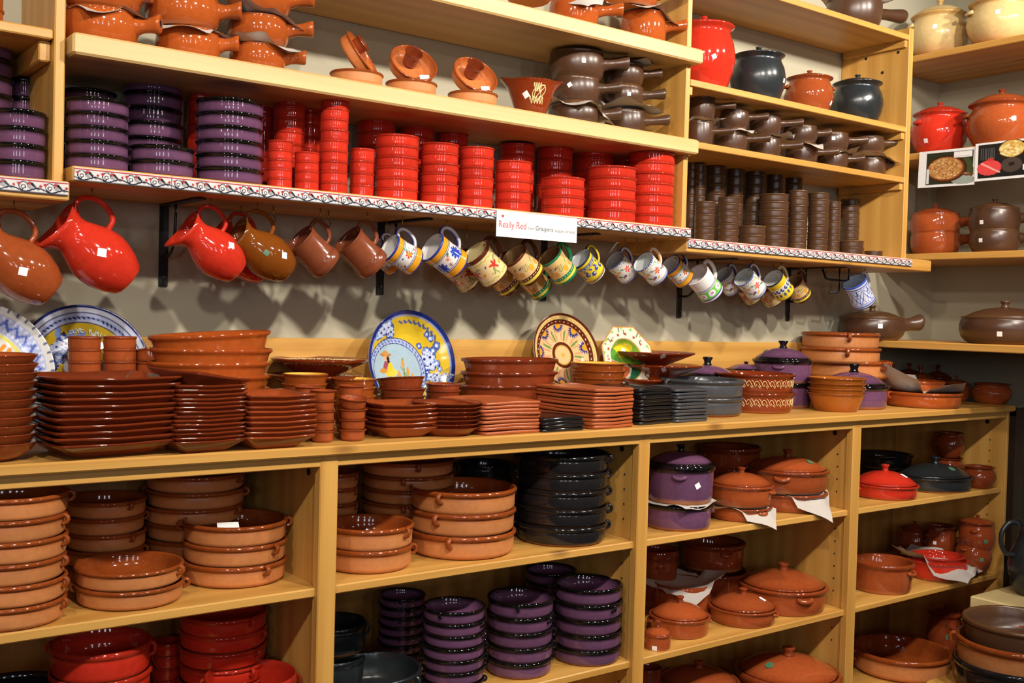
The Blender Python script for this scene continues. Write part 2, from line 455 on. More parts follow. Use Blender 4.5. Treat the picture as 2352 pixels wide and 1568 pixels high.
def stick_handle(st, R, h, ln):
    """Tubular pan handle along +x with a swollen end and a hole in it."""
    key = ('stick', st, round(R, 4), round(h, 4), round(ln, 4))
    if key in MC: return MC[key]
    z0 = h * 0.66
    q = R * 0.235
    prof = [(0.86, 1.6), (1.0, 1.05), (1.15, .86)]
    x0 = R
    xs = [R * 0.86, R * 1.0, R + ln * .22, R + ln * .5, R + ln * .8, R + ln * .93, R + ln * 0.99, R + ln, R + ln * 0.985, R + ln * .8]
    rs = [1.3, 1.12, .9, .95, 1.15, 1.22, 1.1, 0.8, 0.45, 0.38]
    rise = R * 0.12
    pts = [(x, 0, z0 + rise * max(0, (x - R)) / max(ln, 1e-3)) for x in xs]
    n = 14; rings = []; tones = []
    for (x, y, z), r in zip(pts, rs):
        rings.append([(x, q * r * math.cos(2 * PI * j / n), z + q * r * 0.92 * math.sin(2 * PI * j / n)) for j in range(n)])
        tones.append((0, 0))
    me = rings_mesh('handle', rings, [STY[st], HOLE], tones)
    mi = [0] * len(me.polygons)
    for f in range(len(me.polygons)):
        if 8 * n <= f < 9 * n or f >= 9 * n + n: mi[f] = 1
    me.polygons.foreach_set('material_index', mi)
    MC[key] = me
    return me

def interp_prof(prof, zt):
    """Outer radius of a profile at height zt (first crossing going up the outside)."""
    for a, b in zip(prof, prof[1:]):
        if b[1] > a[1] and a[1] <= zt <= b[1]:
            t = (zt - a[1]) / (b[1] - a[1]); return a[0] + t * (b[0] - a[0])
    return 1.0

def tagmesh(prof, R, h, zt, size, diamond=False, asp=1.0, off=0.0009, mat=None, lab=True):
    """Paper price sticker hugging the outside of a turned vessel, centred at angle 0."""
    mat = mat or TAGM
    key = ('tag', id(prof) if not isinstance(prof, tuple) else prof, round(R, 4), round(h, 4), zt, size, diamond, asp, mat.name)
    if key in MC: return MC[key]
    k = 4; V = []; F = []
    for i in range(k + 1):
        for j in range(k + 1):
            a = (j / k - .5) * size; b = (i / k - .5) * size
            if diamond: a, b = (a * .85 - b * .5), (a * .5 + b * .85)
            z = min(0.97, max(0.03, zt + b / h))
            r = interp_prof(prof, z) * R + off
            th = a / r
            V.append((r * math.cos(th), r * asp * math.sin(th), z * h))
    for i in range(k):
        for j in range(k):
            p = i * (k + 1) + j
            F.append((p, p + 1, p + k + 2, p + k + 1))
    me = mesh('price_tag', V, F, [mat])
    MC[key] = me
    return me

def body_thing(name, me, loc, rot, parts, label, cat, group):
    """A vessel: the body mesh alone, or an Empty carrying body and parts."""
    if not parts:
        o = obj(name, me, None, loc, rot)
        return tag(o, label, cat, group)
    e = empty(name, loc, rot)
    tag(e, label, cat, group)
    b = obj('body', me, e)
    for p in parts:
        pn, pm, pl, pr = p[:4]
        po = obj(pn, pm, e, pl, pr)
        for c in (p[4] if len(p) > 4 else ()):
            obj(c[0], c[1], po, c[2], c[3])
    return e

CAMXY = (0.0, -2.795)
def face(x, y):
    """Angle (about z) from a spot towards the shop aisle."""
    return math.atan2(CAMXY[1] - y, CAMXY[0] - x)

def lid_parts(st, R, h, o):
    asp = o.get('asp', 1.0); lh = o.get('lh', 0.32) * R; rim = 1.0
    lst = o.get('lidst', st)
    rl = o.get('lr', 0.935)
    lm = lathe('lid', P_lid(rim), lst, R * rl, lh, 44, asp)
    kr = o.get('kr', 0.115) * R; kh = o.get('kh', 0.17) * R
    km = lathe('knob', P_KNOB, lst, kr, kh, 20)
    ch = [('knob', km, (0, 0, lh * 0.98), (0, 0, 0))]
    if o.get('seal') is not None:
        a = o['seal']; rr = R * rl * 0.62
        ch.append(('sticker', disc('sticker', R * .085, STICK), (rr * math.cos(a), rr * asp * math.sin(a), lh * 0.7 + .0015), (0.0, 0.42, a)))
    if o.get('lidtag') is not None:
        a = o['lidtag']; rr = R * rl * 0.6
        ch.append(('price_tag', boxmesh('price_tag', R * .2, R * .14, 0.0008, [TAGM]), (rr * math.cos(a), rr * asp * math.sin(a), lh * 0.72 + .0015), (0.0, 0.42, a)))
    return [('lid', lm, (0, 0, h * o.get('lz', 0.965)), (0, 0, 0), ch)]

def disc(name, r, m, n=20):
    key = ('disc', name, round(r, 4), m.name)
    if key in MC: return MC[key]
    me = rings_mesh(name, [circ(r, 0, n), circ(r, 0.0012, n)], [m], smooth=False)
    MC[key] = me
    return me

def make(kind, st, loc, R, h, rotz, o, label, cat, group, tilt=(0.0, 0.0)):
    rot = (tilt[0], tilt[1], rotz)
    asp = o.get('asp', 1.0); parts = []
    fa = face(loc[0], loc[1]) - rotz
    nseg = 48 if R > 0.07 else 36
    if kind == 'ramekin':
        prof = P_ramekin(.5, 1.0, st == 'purple'); me = lathe('ramekin', prof, st, R, h, nseg); name = 'ramekin'
    elif kind == 'cazuela':
        prof = P_cazuela(1 if st == 'clay' else 0, .8 if st == 'purple' else 0); me = lathe('cazuela', prof, st, R, h, nseg, asp); name = 'cazuela_dish'
        for a in o.get('ears', (0.0, PI)):
            parts.append(('handle', strap(st, R, h), (0, 0, 0), (0, 0, a)))
    elif kind == 'bowl':
        prof = P_BOWL; me = lathe('bowl', prof, st, R, h, nseg); name = 'bowl'
    elif kind == 'cone':
        prof = P_CONE; me = lathe('bowl', prof, st, R, h, nseg); name = 'bowl'
        if o.get('inner'):
            prof = [p if i < 11 else (p[0], p[1], 0, 1) for i, p in enumerate(P_CONE)]
            me = lathe('bowl', prof, st, R, h, nseg)
    elif kind == 'cup':
        prof = P_CUP; me = lathe('cup', prof, st, R, h, nseg); name = 'cup'
    elif kind == 'plate':
        prof = P_PLATE; me = lathe('plate', prof, st, R, h, nseg); name = 'plate'
    elif kind == 'oval':
        prof = P_OVAL; me = lathe('oval_dish', prof, st, R, h, 56, asp); name = 'oval_dish'
    elif kind == 'pan':
        prof = P_PAN; me = lathe('pan', prof, st, R, h, nseg); name = 'handled_pan'
        parts.append(('handle', stick_handle(st, R, h, o.get('ln', R * .9)), (0, 0, 0), (0, 0, 0)))
        if o.get('lid'): parts += lid_parts(st, R * .95, h, o)
    elif kind == 'pot':
        prof = P_POT if st == 'cream' else P_POT_PLAIN; me = lathe('pot', prof, st, R, h, nseg); name = 'bean_pot'
        for a in o.get('ears', (0.0, PI)):
            parts.append(('handle', ear(st, R * .98, h * 0.76, 0.15, 0.055, 1.0, 0.0), (0, 0, 0), (0, 0, a)))
        if o.get('lid', 1): parts += lid_parts(st, R * .95, h, dict({'lr': 1.0}, **o))
    elif kind == 'cass':
        prof = P_CASS; me = lathe('casserole', prof, st, R, h, nseg, asp); name = 'casserole'
        for a in o.get('ears', (0.0, PI)):
            q = 1.0 if abs(math.sin(a)) < .5 else asp
            parts.append(('handle', ear(st, R * (.95 if q == 1 else asp * .95), h * 0.72, o.get('es', 0.17), 0.05, 0.8, o.get('et', 0.0)), (0, 0, 0), (0, 0, a)))
        if o.get('lid', 1): parts += lid_parts(st, R, h, o)
    elif kind == 'stand':
        prof = P_STAND; me = lathe('cake_stand', prof, st, R, h, 56); name = 'cake_stand'
    if o.get('tag'):
        ta, tz, ts, td = o['tag']
        parts.append(('price_tag', tagmesh(prof, R, h, tz, ts, td, asp), (0, 0, 0), (0, 0, fa + ta)))
    if o.get('badge'):
        ta, tz, ts = o['badge']
        parts.append(('sticker', tagmesh(prof, R, h, tz, ts, False, asp, 0.0009, STICK), (0, 0, 0), (0, 0, fa + ta)))
    name = o.get('name', name)
    e = body_thing(name, me, loc, rot, parts, label, cat, group)
    return e

P_STAND = [(0.0, 0.02, 0, .3), (0.34, 0.02, 0, .3), (0.38, 0.0, 0, 0), (0.41, 0.03, 0, 0), (0.34, 0.1, 0, 0), (0.19, 0.25, 0, 0), (0.15, 0.42, 0, 0), (0.2, 0.55, 0, 0), (0.45, 0.68, 0, 0), (0.75, 0.83, 0, 0), (0.96, 0.93, 0, 0), (1.0, 0.97, 1, 0),
           (0.985, 1.0, 1, 0), (0.94, 0.985, 1, 0), (0.7, 0.9, 0, 0), (0.3, 0.84, 0, 0), (0.0, 0.83, 0, 0)]

ORD = ['lowest', 'second lowest', 'third lowest', 'fourth lowest', 'fifth lowest', 'sixth lowest', 'seventh lowest', 'eighth lowest', 'ninth lowest', 'tenth lowest', 'eleventh lowest', 'twelfth lowest', 'thirteenth lowest', 'fourteenth lowest', 'fifteenth lowest', 'sixteenth lowest']
def ordn(i, n):
    return 'topmost' if i == n - 1 else ('second topmost' if i == n - 2 and n > 3 else ORD[i])

def stack_label(desc, place, i, n):
    if n == 1: return desc + ' ' + place
    if place.startswith('of '): return desc + ', ' + ordn(i, n) + ' ' + place
    return desc + ', ' + ordn(i, n) + ' of stack ' + place

def stack(kind, st, x, y, z, R, h, p, n, o, desc, place, cat, group, seed):
    """n alike vessels nested one on the other, each its own thing."""
    rg = random.Random(seed)
    base = o.get('rot', rg.uniform(0, 6.28))
    for i in range(n):
        oo = dict(o)
        j = o.get('jit', 0.025) * R if i else 0.0
        loc = (x + rg.uniform(-j, j), y + rg.uniform(-j, j), z + i * p)
        rz = base + (rg.uniform(-.5, .5) if o.get('spin', 1) and n > 1 and kind not in ('oval',) else 0)
        if kind == 'oval': rz = base + rg.uniform(-.04, .04)
        if 'rots' in o: rz = o['rots'][i % len(o['rots'])]
        tl = (0, 0)
        if o.get('toptilt') and i == n - 1: tl = o['toptilt']; loc = (loc[0], loc[1], loc[2] + abs(tl[0]) * R * .5 + abs(tl[1]) * R * .5)
        if i < n - 1 or n == 1:
            pass
        if i != o.get('tagat', n - 1): oo.pop('tag', None)
        if i != o.get('badgeat', n - 1): oo.pop('badge', None)
        if i != n - 1: oo['lid'] = 0 if n > 1 else oo.get('lid', 1)
        if i != n - 1 and o.get('inner'): oo['inner'] = 1
        make(kind, st, loc, R, h, rz, oo, stack_label(desc, place, i, n), cat, group, tl)

# ------------------------------------------------------------------ setting
def wallmat():
    m, nt, b = _new('sage_wall_paint')
    v = objvec(nt, (1, 1, 1), False)
    n = noise(nt, 3.0, 4.0, v); n2 = noise(nt, 220.0, 2.0, v)
    nt.links.new(mixc(nt, n.outputs[0], L('#B3AB93'), L('#A9A28B')), b.inputs['Base Color'])
    b.inputs['Roughness'].default_value = 0.75
    bp = nd(nt, 'ShaderNodeBump'); bp.inputs['Strength'].default_value = 0.1; bp.inputs['Distance'].default_value = 0.001
    nt.links.new(n2.outputs[0], bp.inputs['Height']); nt.links.new(bp.outputs[0], b.inputs['Normal'])
    return m
WALL = wallmat()
FLOORM = plain('dark_floor', '#4A3A2C', 0.6, var=0.3)
DARKW = wood('dark_stained_trim', 2, '#3A2A1E', '#22170F', knot=False)
WZD = wood('pine_back_panel_shaded', 2, '#B07E3E', '#8A5C26')  # darker copy of the pine, shade of the deep bays painted in
def struct(name, x0, x1, y0, y1, z0, z1, m):
    o = board(name, x0, x1, y0, y1, z0, z1, m, None, 0.0)
    o['kind'] = 'structure'
    return o
struct('wall_back', -2.2, 4.574, 0.0, 0.1, 0.0, 3.6, WALL)
struct('wall_right', 4.574, 4.674, -3.2, 0.1, 0.0, 3.6, WALL)
struct('floor', -2.2, 4.674, -4.5, 0.1, -0.1, 0.0, FLOORM)

# ------------------------------------------------------------------ lower shelf unit
ZC, Z1, Z2, Z3 = 1.2805, 0.9376, 0.5795, 0.19
YD, YC = -0.52, -0.546
XL = -0.9
low = empty('lower_shelf_unit', (1.7, -0.26, 0.0))
tag(low, 'long pine shelf unit with worktop and open bays along the wall', 'shelf unit')
board('worktop', XL, 4.325, YC, 0.0, ZC - 0.024, ZC, WX, low, 0.004)
board('top_rail', XL, 4.315, YD - 0.004, YD + 0.02, ZC - 0.052, ZC - 0.024, WX, low, 0.002)
board('backsplash', XL, 4.1, -0.022, 0.0, ZC, 1.519, WX, low, 0.003)
DV = [(-0.93, -0.885), (0.112, 0.158), (1.156, 1.2045), (2.196, 2.2416), (3.242, 3.291), (4.297, 4.3147)]
for a, b in DV[:-1]:
    board('post', a, b, YD - 0.006, YD + 0.024, 0.0, ZC - 0.024, WZ, low, 0.003)
    p = board('divider', (a + b) / 2 - 0.011, (a + b) / 2 + 0.011, YD + 0.024, -0.001, 0.0, ZC - 0.024, WZ, low, 0.001)
p = board('end_panel', 4.297, 4.3147, YD - 0.006, -0.001, 0.0, ZC - 0.024, WZ, low, 0.002)
for i in range(5):
    a = DV[i][0] + 0.034 if i < 5 else 0
    b = DV[i + 1][1] - 0.034
    if i == 4: b = 4.297
    board('back_panel', a, b, -0.012, -0.0005, 0.0, ZC - 0.024, WZD, low, 0.0)
    for z in (Z1, Z2, Z3):
        board('shelf', a, b, YD + 0.008, -0.013, z - 0.022, z, WX, low, 0.003)
        if i > 1:
            board('shelf_cleat', b - 0.012, b, YD + 0.05, -0.03, z - 0.038, z - 0.022, WY, low, 0.001)
# bolt and peg holes in the divider cheeks
def hole(x, y, z, r, parent):
    p = Vector((x, y, z)) - wloc(parent)
    obj('bolt_hole', disc('bolt_hole', r, HOLE, 14), parent, p, (0, -PI / 2, 0))
for x in (1.168, 2.2065, 3.2545, 4.2965):
    hole(x, -0.44, ZC - 0.075, 0.009, low)
    hole(x, -0.33, ZC - 0.07, 0.007, low)
for x in (2.2065, 3.2545, 4.2965):
    for k in range(16):
        z = 1.13 - k * 0.045
        if min(abs(z - Z1 + .01), abs(z - Z2 + .01)) > 0.03: hole(x, -0.455, z, 0.0028, low)

# ------------------------------------------------------------------ border tiles
def tile_mesh():
    nx, nz = 150, 22
    w, hh, t = 0.2125, 0.0285, 0.006
    X, Z = np.meshgrid(np.linspace(0, w, nx), np.linspace(0, hh, nz))
    C = np.ones((nz, nx, 4)); C[..., :3] = L('#D8D2D0')[:3]
    def put(mask, c): C[mask] = L(c)
    red, navy, gry = '#B03A3A', '#20263A', '#9A9698'
    put((Z > hh - 0.0042) & (Z < hh - 0.0022), red)
    put((Z < 0.0022), '#6C6E78')
    per = w / 4
    U = np.mod(X, per) / per
    zc = Z / hh
    asp = per / hh
    x = U * asp; y = zc          # x runs 0..asp over one motif, y 0..1
    def seg(x0, y0, x1, y1, wd, c):
        dx, dy = x1 - x0, y1 - y0
        t = np.clip(((x - x0) * dx + (y - y0) * dy) / (dx * dx + dy * dy), 0, 1)
        put((np.hypot(x - x0 - t * dx, y - y0 - t * dy) < wd * (1 - .5 * t)) & (y < .84), c)
    seg(.95, .72, 1.6, .22, .15, gry); seg(.9, .42, 1.25, .2, .12, gry); seg(.0, .72, .3, .5, .1, '#C6C2C2')
    seg(1.1, .66, 1.35, .4, .1, '#1E1E24')
    # running wave and its curl
    put((np.abs(y - (.2 + .13 * np.sin(2 * PI * U * 1.0 + 2.6))) < .055), navy)
    for cx, cy, r0, r1 in ((.52, .46, .27, .35), (.52, .40, .10, .17)):
        d = np.hypot(x - cx, y - cy)
        put((d > r0) & (d < r1) & ~((x > cx) & (y < cy) & (r0 > .2)) & (y < .85), navy)
    for cx, cy in ((.93, .66), (1.72, .5), (.2, .62)):
        put(np.abs(x - cx) + np.abs(y - cy) < .14, red)
    V = [(x - w / 2, 0.0, z) for x, z in zip(X.ravel(), Z.ravel())]
    F = [(i * nx + j, i * nx + j + 1, (i + 1) * nx + j + 1, (i + 1) * nx + j) for i in range(nz - 1) for j in range(nx - 1)]
    P = list(C.reshape(-1, 4))
    base = len(V)
    # edges and back
    loop = [j for j in range(nx)] + [i * nx + nx - 1 for i in range(1, nz)] + [(nz - 1) * nx + j for j in range(nx - 2, -1, -1)] + [i * nx for i in range(nz - 2, 0, -1)]
    for q in loop:
        v = V[q]; V.append((v[0], t, v[2])); P.append(L('#E6E0DC'))
    n = len(loop)
    for k in range(n):
        F.append((loop[(k + 1) % n], loop[k], base + k, base + (k + 1) % n))
    F.append(tuple(base + k for k in range(n)))
    return mesh('tile', V, F, [PAINT], paint=P, smooth=False)
TILE = tile_mesh()

def shelf_with_tiles(unit, x0, x1, yf, zt, zb, tx0, n, zlow):
    s = board('shelf', x0, x1, yf, -0.002, zb, zt, WX, unit, 0.003)
    for k in range(n):
        p = Vector((tx0 + 0.2146 * (k + .5), yf - 0.006, zlow)) - wloc(s)
        obj('tile', TILE, s, p)
    return s

# ------------------------------------------------------------------ wall shelf units above
u1 = empty('wall_shelf_unit', (0.1, -0.16, 1.823)); tag(u1, 'left wall shelf unit cut by the picture edge', 'shelf unit')
u2 = empty('wall_shelf_unit', (1.6, -0.16, 1.867)); tag(u2, 'long middle wall shelf unit with red dishes above painted border tiles', 'shelf unit')
u3 = empty('wall_shelf_unit', (3.2, -0.16, 1.823)); tag(u3, 'right wall shelf unit with brown ramekins and bean pots', 'shelf unit')
shelf_with_tiles(u1, XL, 0.626, -0.3505, 1.8657, 1.823, 0.623 - 7 * 0.2146, 7, 1.8345)
board('shelf', XL, 0.597, -0.312, -0.002, 2.176, 2.198, WX, u1)
board('shelf_cleat', 0.572, 0.597, -0.29, -0.02, 2.13, 2.176, WY, u1)
board('side_panel', 0.598, 0.6212, -0.3164, -0.002, 1.8657, 3.0, WZ, u1)
shelf_with_tiles(u2, 0.63, 2.566, -0.3505, 1.9015, 1.867, 0.633, 9, 1.8695)
board('shelf', 0.626, 2.592, -0.3565, -0.002, 2.1436, 2.1908, WXL, u2, 0.005)
board('shelf', 0.626, 2.6, -0.3565, -0.002, 2.4402, 2.4863, WXL, u2, 0.005)
board('side_panel', 2.562, 2.5825, -0.3164, -0.002, 1.9015, 3.0, WZ, u2, 0.002)
shelf_with_tiles(u3, 2.568, 4.003, -0.3372, 1.869, 1.8231, 2.569, 6, 1.8385)
for zt in (2.1933, 2.3952, 2.7614):
    board('shelf', 2.5835, 3.819, -0.3184, -0.002, zt - 0.022, zt, WX, u3, 0.002)
    board('shelf_cleat', 3.802, 3.819, -0.31, -0.02, zt - 0.05, zt - 0.022, WY, u3, 0.001)
    board('shelf_cleat', 2.5835, 2.6, -0.31, -0.02, zt - 0.05, zt - 0.022, WY, u3, 0.001)
board('side_panel', 3.82, 3.8503, -0.3184, -0.002, 1.869, 2.79, WZ, u3, 0.002)
for y, z in ((-.27, 2.70), (-.12, 2.70), (-.2, 2.63), (-.26, 2.26), (-.1, 2.62)):
    hole(3.8195, y, z, 0.006, u3)
for zt, xf, lab in ((2.7538, 4.1, 'topmost pine shelf on the right wall under the cream pots'), (2.3359, 4.1, 'pine shelf on the right wall holding the photo cards'),
                    (1.9068, 4.1, 'pine shelf on the right wall under the stacked lidded pans'), (1.5363, 3.85, 'low pine corner shelf just above the worktop end')):
    o = board('wall_shelf', xf, 4.572, -1.5, -0.002, zt - 0.028, zt, WY, None, 0.003)
    tag(o, lab, 'shelf', 'right wall shelves')

def smooth_path(pts, k):
    P = [Vector(p) for p in pts]; out = []
    for i in range(len(P) - 1):
        p0 = P[max(i - 1, 0)]; p1 = P[i]; p2 = P[i + 1]; p3 = P[min(i + 2, len(P) - 1)]
        for j in range(k):
            t = j / k
            out.append(tuple(0.5 * ((2 * p1) + (p2 - p0) * t + (2 * p0 - 5 * p1 + 4 * p2 - p3) * t * t + (3 * p1 - p0 - 3 * p2 + p3) * t ** 3)))
    out.append(tuple(P[-1]))
    return out


# ------------------------------------------------------------------ iron brackets and cup hooks
def bracket(x, zt, lab, depth=0.27):
    e = empty('shelf_bracket', (x, -0.004, zt))
    tag(e, lab, 'bracket', 'black iron shelf brackets')
    obj('wall_strap', boxmesh('wall_strap', 0.024, 0.005, 0.215, [IRON], 0.002), e, (0, 0, -0.215))
    obj('arm', boxmesh('arm', 0.024, depth, 0.005, [IRON], 0.002), e, (0, -depth / 2, -0.006))
    obj('scroll', tube('scroll', smooth_path([(0, -0.004, -0.135), (0, -0.04, -0.135), (0, -0.07, -0.115), (0, -0.082, -0.08), (0, -0.085, -0.04), (0, -0.085, -0.006)], 3), 0.0042, [IRON], 8), e)
    obj('bolt', disc('bolt', 0.004, plain('steel_screw', '#55565A', .4, .6), 10), e, (0, -0.0055, -0.19), (PI / 2, 0, 0))
for x, zt, lab in ((0.952, 1.866, 'black iron bracket between the red jugs'), (1.606, 1.866, 'black iron bracket behind the orange banded mugs'), (2.234, 1.866, 'black iron bracket behind the green rimmed mug'),
                   (2.884, 1.822, 'black iron bracket beside the green and white mug'), (3.514, 1.822, 'black iron bracket near the right end of the mugs')):
    bracket(x, zt, lab)
e = empty('wire_hook_rack', (3.62, -0.2, 1.8225)); tag(e, 'bent black wire holder under the right tiled shelf', 'hook')
obj('wire', tube('wire', [(-.1, .04, -.0), (-.1, .02, -.045), (-.098, 0, -.05), (-.02, 0, -.05), (0.0, 0, -.05), (0.02, 0, -0.045), (0.02, 0, -0.002)], 0.004, [IRON], 8), e)
obj('wire', tube('wire', [(-.04, 0, -.002), (-.04, 0, -.09), (-.045, 0, -.098), (-.09, 0.01, -.1)], 0.004, [IRON], 8), e)

HOOKM = None
def hook(x, y, zt, unit, drop=0.05):
    global HOOKM
    if HOOKM is None:
        pts = [(0, 0, 0), (0, 0, -0.018)]
        for i in range(9):
            t = PI * 0.75 - i / 8 * PI * 1.35
            pts.append((0.010 * math.cos(t) + 0.0, 0, -0.03 + 0.010 * math.sin(t)))
        pts[2:] = [(0.0085 * math.sin(a), 0, -0.028 - 0.0095 * (1 - math.cos(a)) + 0.0) for a in (0.2, 0.8, 1.5, 2.2, 3.0, 3.8, 4.4)]
        HOOKM = tube('cup_hook', pts, 0.0016, [BRASS], 6)
    o = obj('cup_hook', HOOKM, unit, Vector((x, y, zt)) - wloc(unit), (0, 0, 0.4))
    o.scale = (1, 1, drop / 0.05)

# ------------------------------------------------------------------ painting on pottery (colour attribute computed per vertex)
class Pnt:
    def __init__(s, U, V, base):
        s.U, s.V = U, V
        s.C = np.ones(U.shape + (4,)); s.C[..., :3] = L(base)[:3]
    def m(s, mask, c): s.C[mask] = L(c)
    def band(s, a, b, c): s.m((s.V >= a) & (s.V <= b), c)
    def ell(s, x, y, a, b, rot, c, per=None):
        dx = s.U - x
        if per: dx = (dx + per / 2) % per - per / 2
        dy = s.V - y; cr, sr = math.cos(rot), math.sin(rot)
        s.m(((dx * cr + dy * sr) / a) ** 2 + ((-dx * sr + dy * cr) / b) ** 2 < 1, c)
    def line(s, x0, y0, x1, y1, w, c):
        dx, dy = x1 - x0, y1 - y0; l2 = dx * dx + dy * dy + 1e-9
        t = np.clip(((s.U - x0) * dx + (s.V - y0) * dy) / l2, 0, 1)
        s.m(np.hypot(s.U - x0 - t * dx, s.V - y0 - t * dy) < w, c)
    def wave(s, v0, amp, k, w, c): s.m(np.abs(s.V - v0 - amp * np.sin(s.U * k)) < w, c)
    def flower(s, x, y, r, n, c, cc, rot=0.0):
        for i in range(n):
            a = rot + 2 * PI * i / n
            s.ell(x + r * .6 * math.cos(a), y + r * .6 * math.sin(a), r * .45, r * .24, a, c)
        s.ell(x, y, r * .28, r * .28, 0, cc)
    def leaf(s, x, y, l, w, rot, c): s.ell(x + l * math.cos(rot), y + l * math.sin(rot), l, w, rot, c)

def paint_mug(p, kind):
    # U runs 0..2pi round the mug (the side seen from the aisle lies at 3pi/2), V runs 0..2.2 up it
    T = 2.25; R3 = random.Random(kind)
    red, grn, blu, org, yel, brn = '#C23A34', '#4E7A3A', '#26358C', '#E09A26', '#E2C22E', '#5A2A18'
    cs = [PI * 1.5 + d for d in (-1.55, 0.0, 1.55, 3.1)]
    if kind.startswith('orange'):
        p.band(0, .1, blu); p.band(.12, .55, org); p.band(.56, .6, '#3A3A40'); p.band(.68, .72, blu)
        p.band(1.58, 1.62, blu); p.band(1.7, 1.74, '#3A3A40'); p.band(1.75, 2.12, org); p.band(2.13, T, blu)
        for c in cs:
            if kind.endswith('b'):
                p.flower(c + .35, 1.05, .42, 9, '#2C48B0', '#1C2A80'); p.flower(c - .4, 1.3, .2, 5, '#E0724A', red); p.leaf(c - .3, 1.4, .16, .08, .6, grn)
                p.flower(c - .55, .9, .16, 6, '#B07A6A', '#8A4A3A')
            else:
                p.flower(c, 1.12, .3, 6, red, org, .3); p.ell(c, 1.12, .14, .14, 0, org)
                for k in range(5): p.leaf(c + .1, .9 + k * .12, .22, .045, -.6 + k * .5, '#6E9A7A')
                p.ell(c - .55, 1.35, .09, .09, 0, '#3A62B8'); p.ell(c + .6, .85, .13, .08, .5, red)
    elif kind.startswith('cream_red'):
        p.band(0, .14, brn); p.band(1.98, T, brn); p.wave(.36, .04, 14, .03, '#A8B030'); p.wave(1.8, .04, 14, .03, '#A8B030')
        for c in cs:
            for k in range(5): p.leaf(c, 1.1, .2, .09, .4 + k * 1.2, red)
            p.leaf(c - .1, .95, .26, .08, -2.2, '#8A9A5A'); p.leaf(c + .1, 1.25, .26, .08, .7, '#8A9A5A'); p.leaf(c - .2, .8, .2, .06, -1.2, '#8A9A5A')
            p.ell(c + .55, .9, .16, .1, .4, org); p.ell(c - .6, 1.35, .12, .06, .9, '#4A5AA0'); p.ell(c + .55, 1.45, .05, .05, 0, brn); p.ell(c - .5, .7, .05, .05, 0, brn)
    elif kind.startswith('cream_'):
        q = brn if 'brown' in kind else '#1E7A4E'
        p.band(0, .2, q); p.band(.22, .42, '#D8C848'); p.band(.44, .66, q); p.band(2.08, T, q)
        for k in range(26): p.ell(k * 2 * PI / 26, .55, .05, .05, 0, '#E8DEC0')
        for c in cs:
            p.ell(c - .1, 1.02, .22, .26, 0, '#DDA23A'); p.ell(c + .55, 1.0, .2, .24, 0, '#D89A48')
            for k in range(7): p.leaf(c - .45, 1.05 + k * .08, .15, .03, .5 if k % 2 else 2.6, '#6E8A3E')
            p.leaf(c + .2, 1.45, .2, .05, .8, '#7A9448'); p.ell(c + .7, 1.5, .1, .06, .3, '#4A5A90'); p.ell(c - .7, 1.55, .1, .05, -.6, '#9A3A3A'); p.line(c + .2, 1.1, c + .25, 1.45, .03, '#7A9448')
    elif kind == 'yellow_blue':
        p.band(0, .12, '#EDE8DC'); p.band(.12, .2, '#1E2440'); p.band(.26, .3, '#1E2440'); p.band(1.5, 1.54, '#1E2440'); p.band(1.56, 1.82, '#8890A8'); p.band(1.84, 1.88, '#1E2440'); p.band(2.12, T, '#1E2440')
        for k in range(12):
            c = k * 2 * PI / 12
            p.ell(c, .78 + .18 * (k % 2), .24, .2, .5, '#3A4A86'); p.ell(c + .1, .8 + .18 * (k % 2), .1, .07, .2, '#C8CCE0'); p.ell(c, 1.3, .18, .1, -.6, '#4A5890')
            p.ell(c + .2, 1.69, .1, .05, .5, '#2A3266')
    elif kind == 'yellow_grey':
        p.band(0, .1, '#1E2440'); p.band(.1, .9, yel); p.band(.9, 1.5, '#E6E4DE'); p.band(1.5, 2.1, yel); p.band(2.12, T, '#1E2440')
        for k in range(14):
            c = k * 2 * PI / 14
            p.ell(c, 1.15, .19, .24, .4, '#46507A'); p.ell(c + .1, 1.2, .08, .1, .4, '#D4D8E4'); p.ell(c, .62, .12, .2, 0, '#46507A')
    elif kind.startswith('floral'):
        p.band(0, .1, blu); p.band(.2, .24, blu); p.band(.3, .33, '#3A3A60')
        for k in range(34): p.ell(k * 2 * PI / 34, 2.2, .07, .09, 0, blu)
        p.wave(1.95, .04, 16, .03, '#B8A83A')
        for c in cs:
            p.flower(c - .2, 1.2, .34, 6, '#D8524A', '#E8B23A', .2); p.leaf(c + .1, 1.0, .24, .08, -.5, '#3E8A5A'); p.leaf(c - .5, 1.4, .2, .07, 2.4, '#3E8A5A')
            p.ell(c + .5, 1.45, .2, .12, .4, '#E8A23A'); p.ell(c + .6, .8, .17, .1, .9, '#D8524A'); p.leaf(c + .45, .65, .15, .05, .2, '#3E8A5A'); p.ell(c - .75, .8, .12, .12, 0, '#3A62B8'); p.leaf(c + .3, 1.6, .2, .05, 1.9, '#46A06A'); p.ell(c - .5, .65, .2, .07, .5, '#E8A23A')
    elif kind == 'white_green':
        p.band(0, .08, '#463A8C'); p.band(.1, .22, '#E6E0EA'); p.band(.24, .3, '#463A8C'); p.band(.34, 1.02, '#74C24E'); p.band(1.06, 1.12, '#463A8C'); p.band(1.16, 1.2, '#463A8C')
        for k in range(8):
            c = k * 2 * PI / 8 + .2
            p.ell(c, .68, .3, .26, 0, '#F0E6EC'); p.ell(c, .68, .12, .11, 0, '#C2527A'); p.ell(c, .68, .05, .05, 0, '#F0E6EC')
    elif kind == 'blue_white':
        b = '#3652B4'
        p.band(0, .07, b); p.band(.16, .26, b); p.band(.36, .4, b); p.band(1.72, 1.76, b); p.band(1.86, 1.96, b); p.band(2.14, T, b)
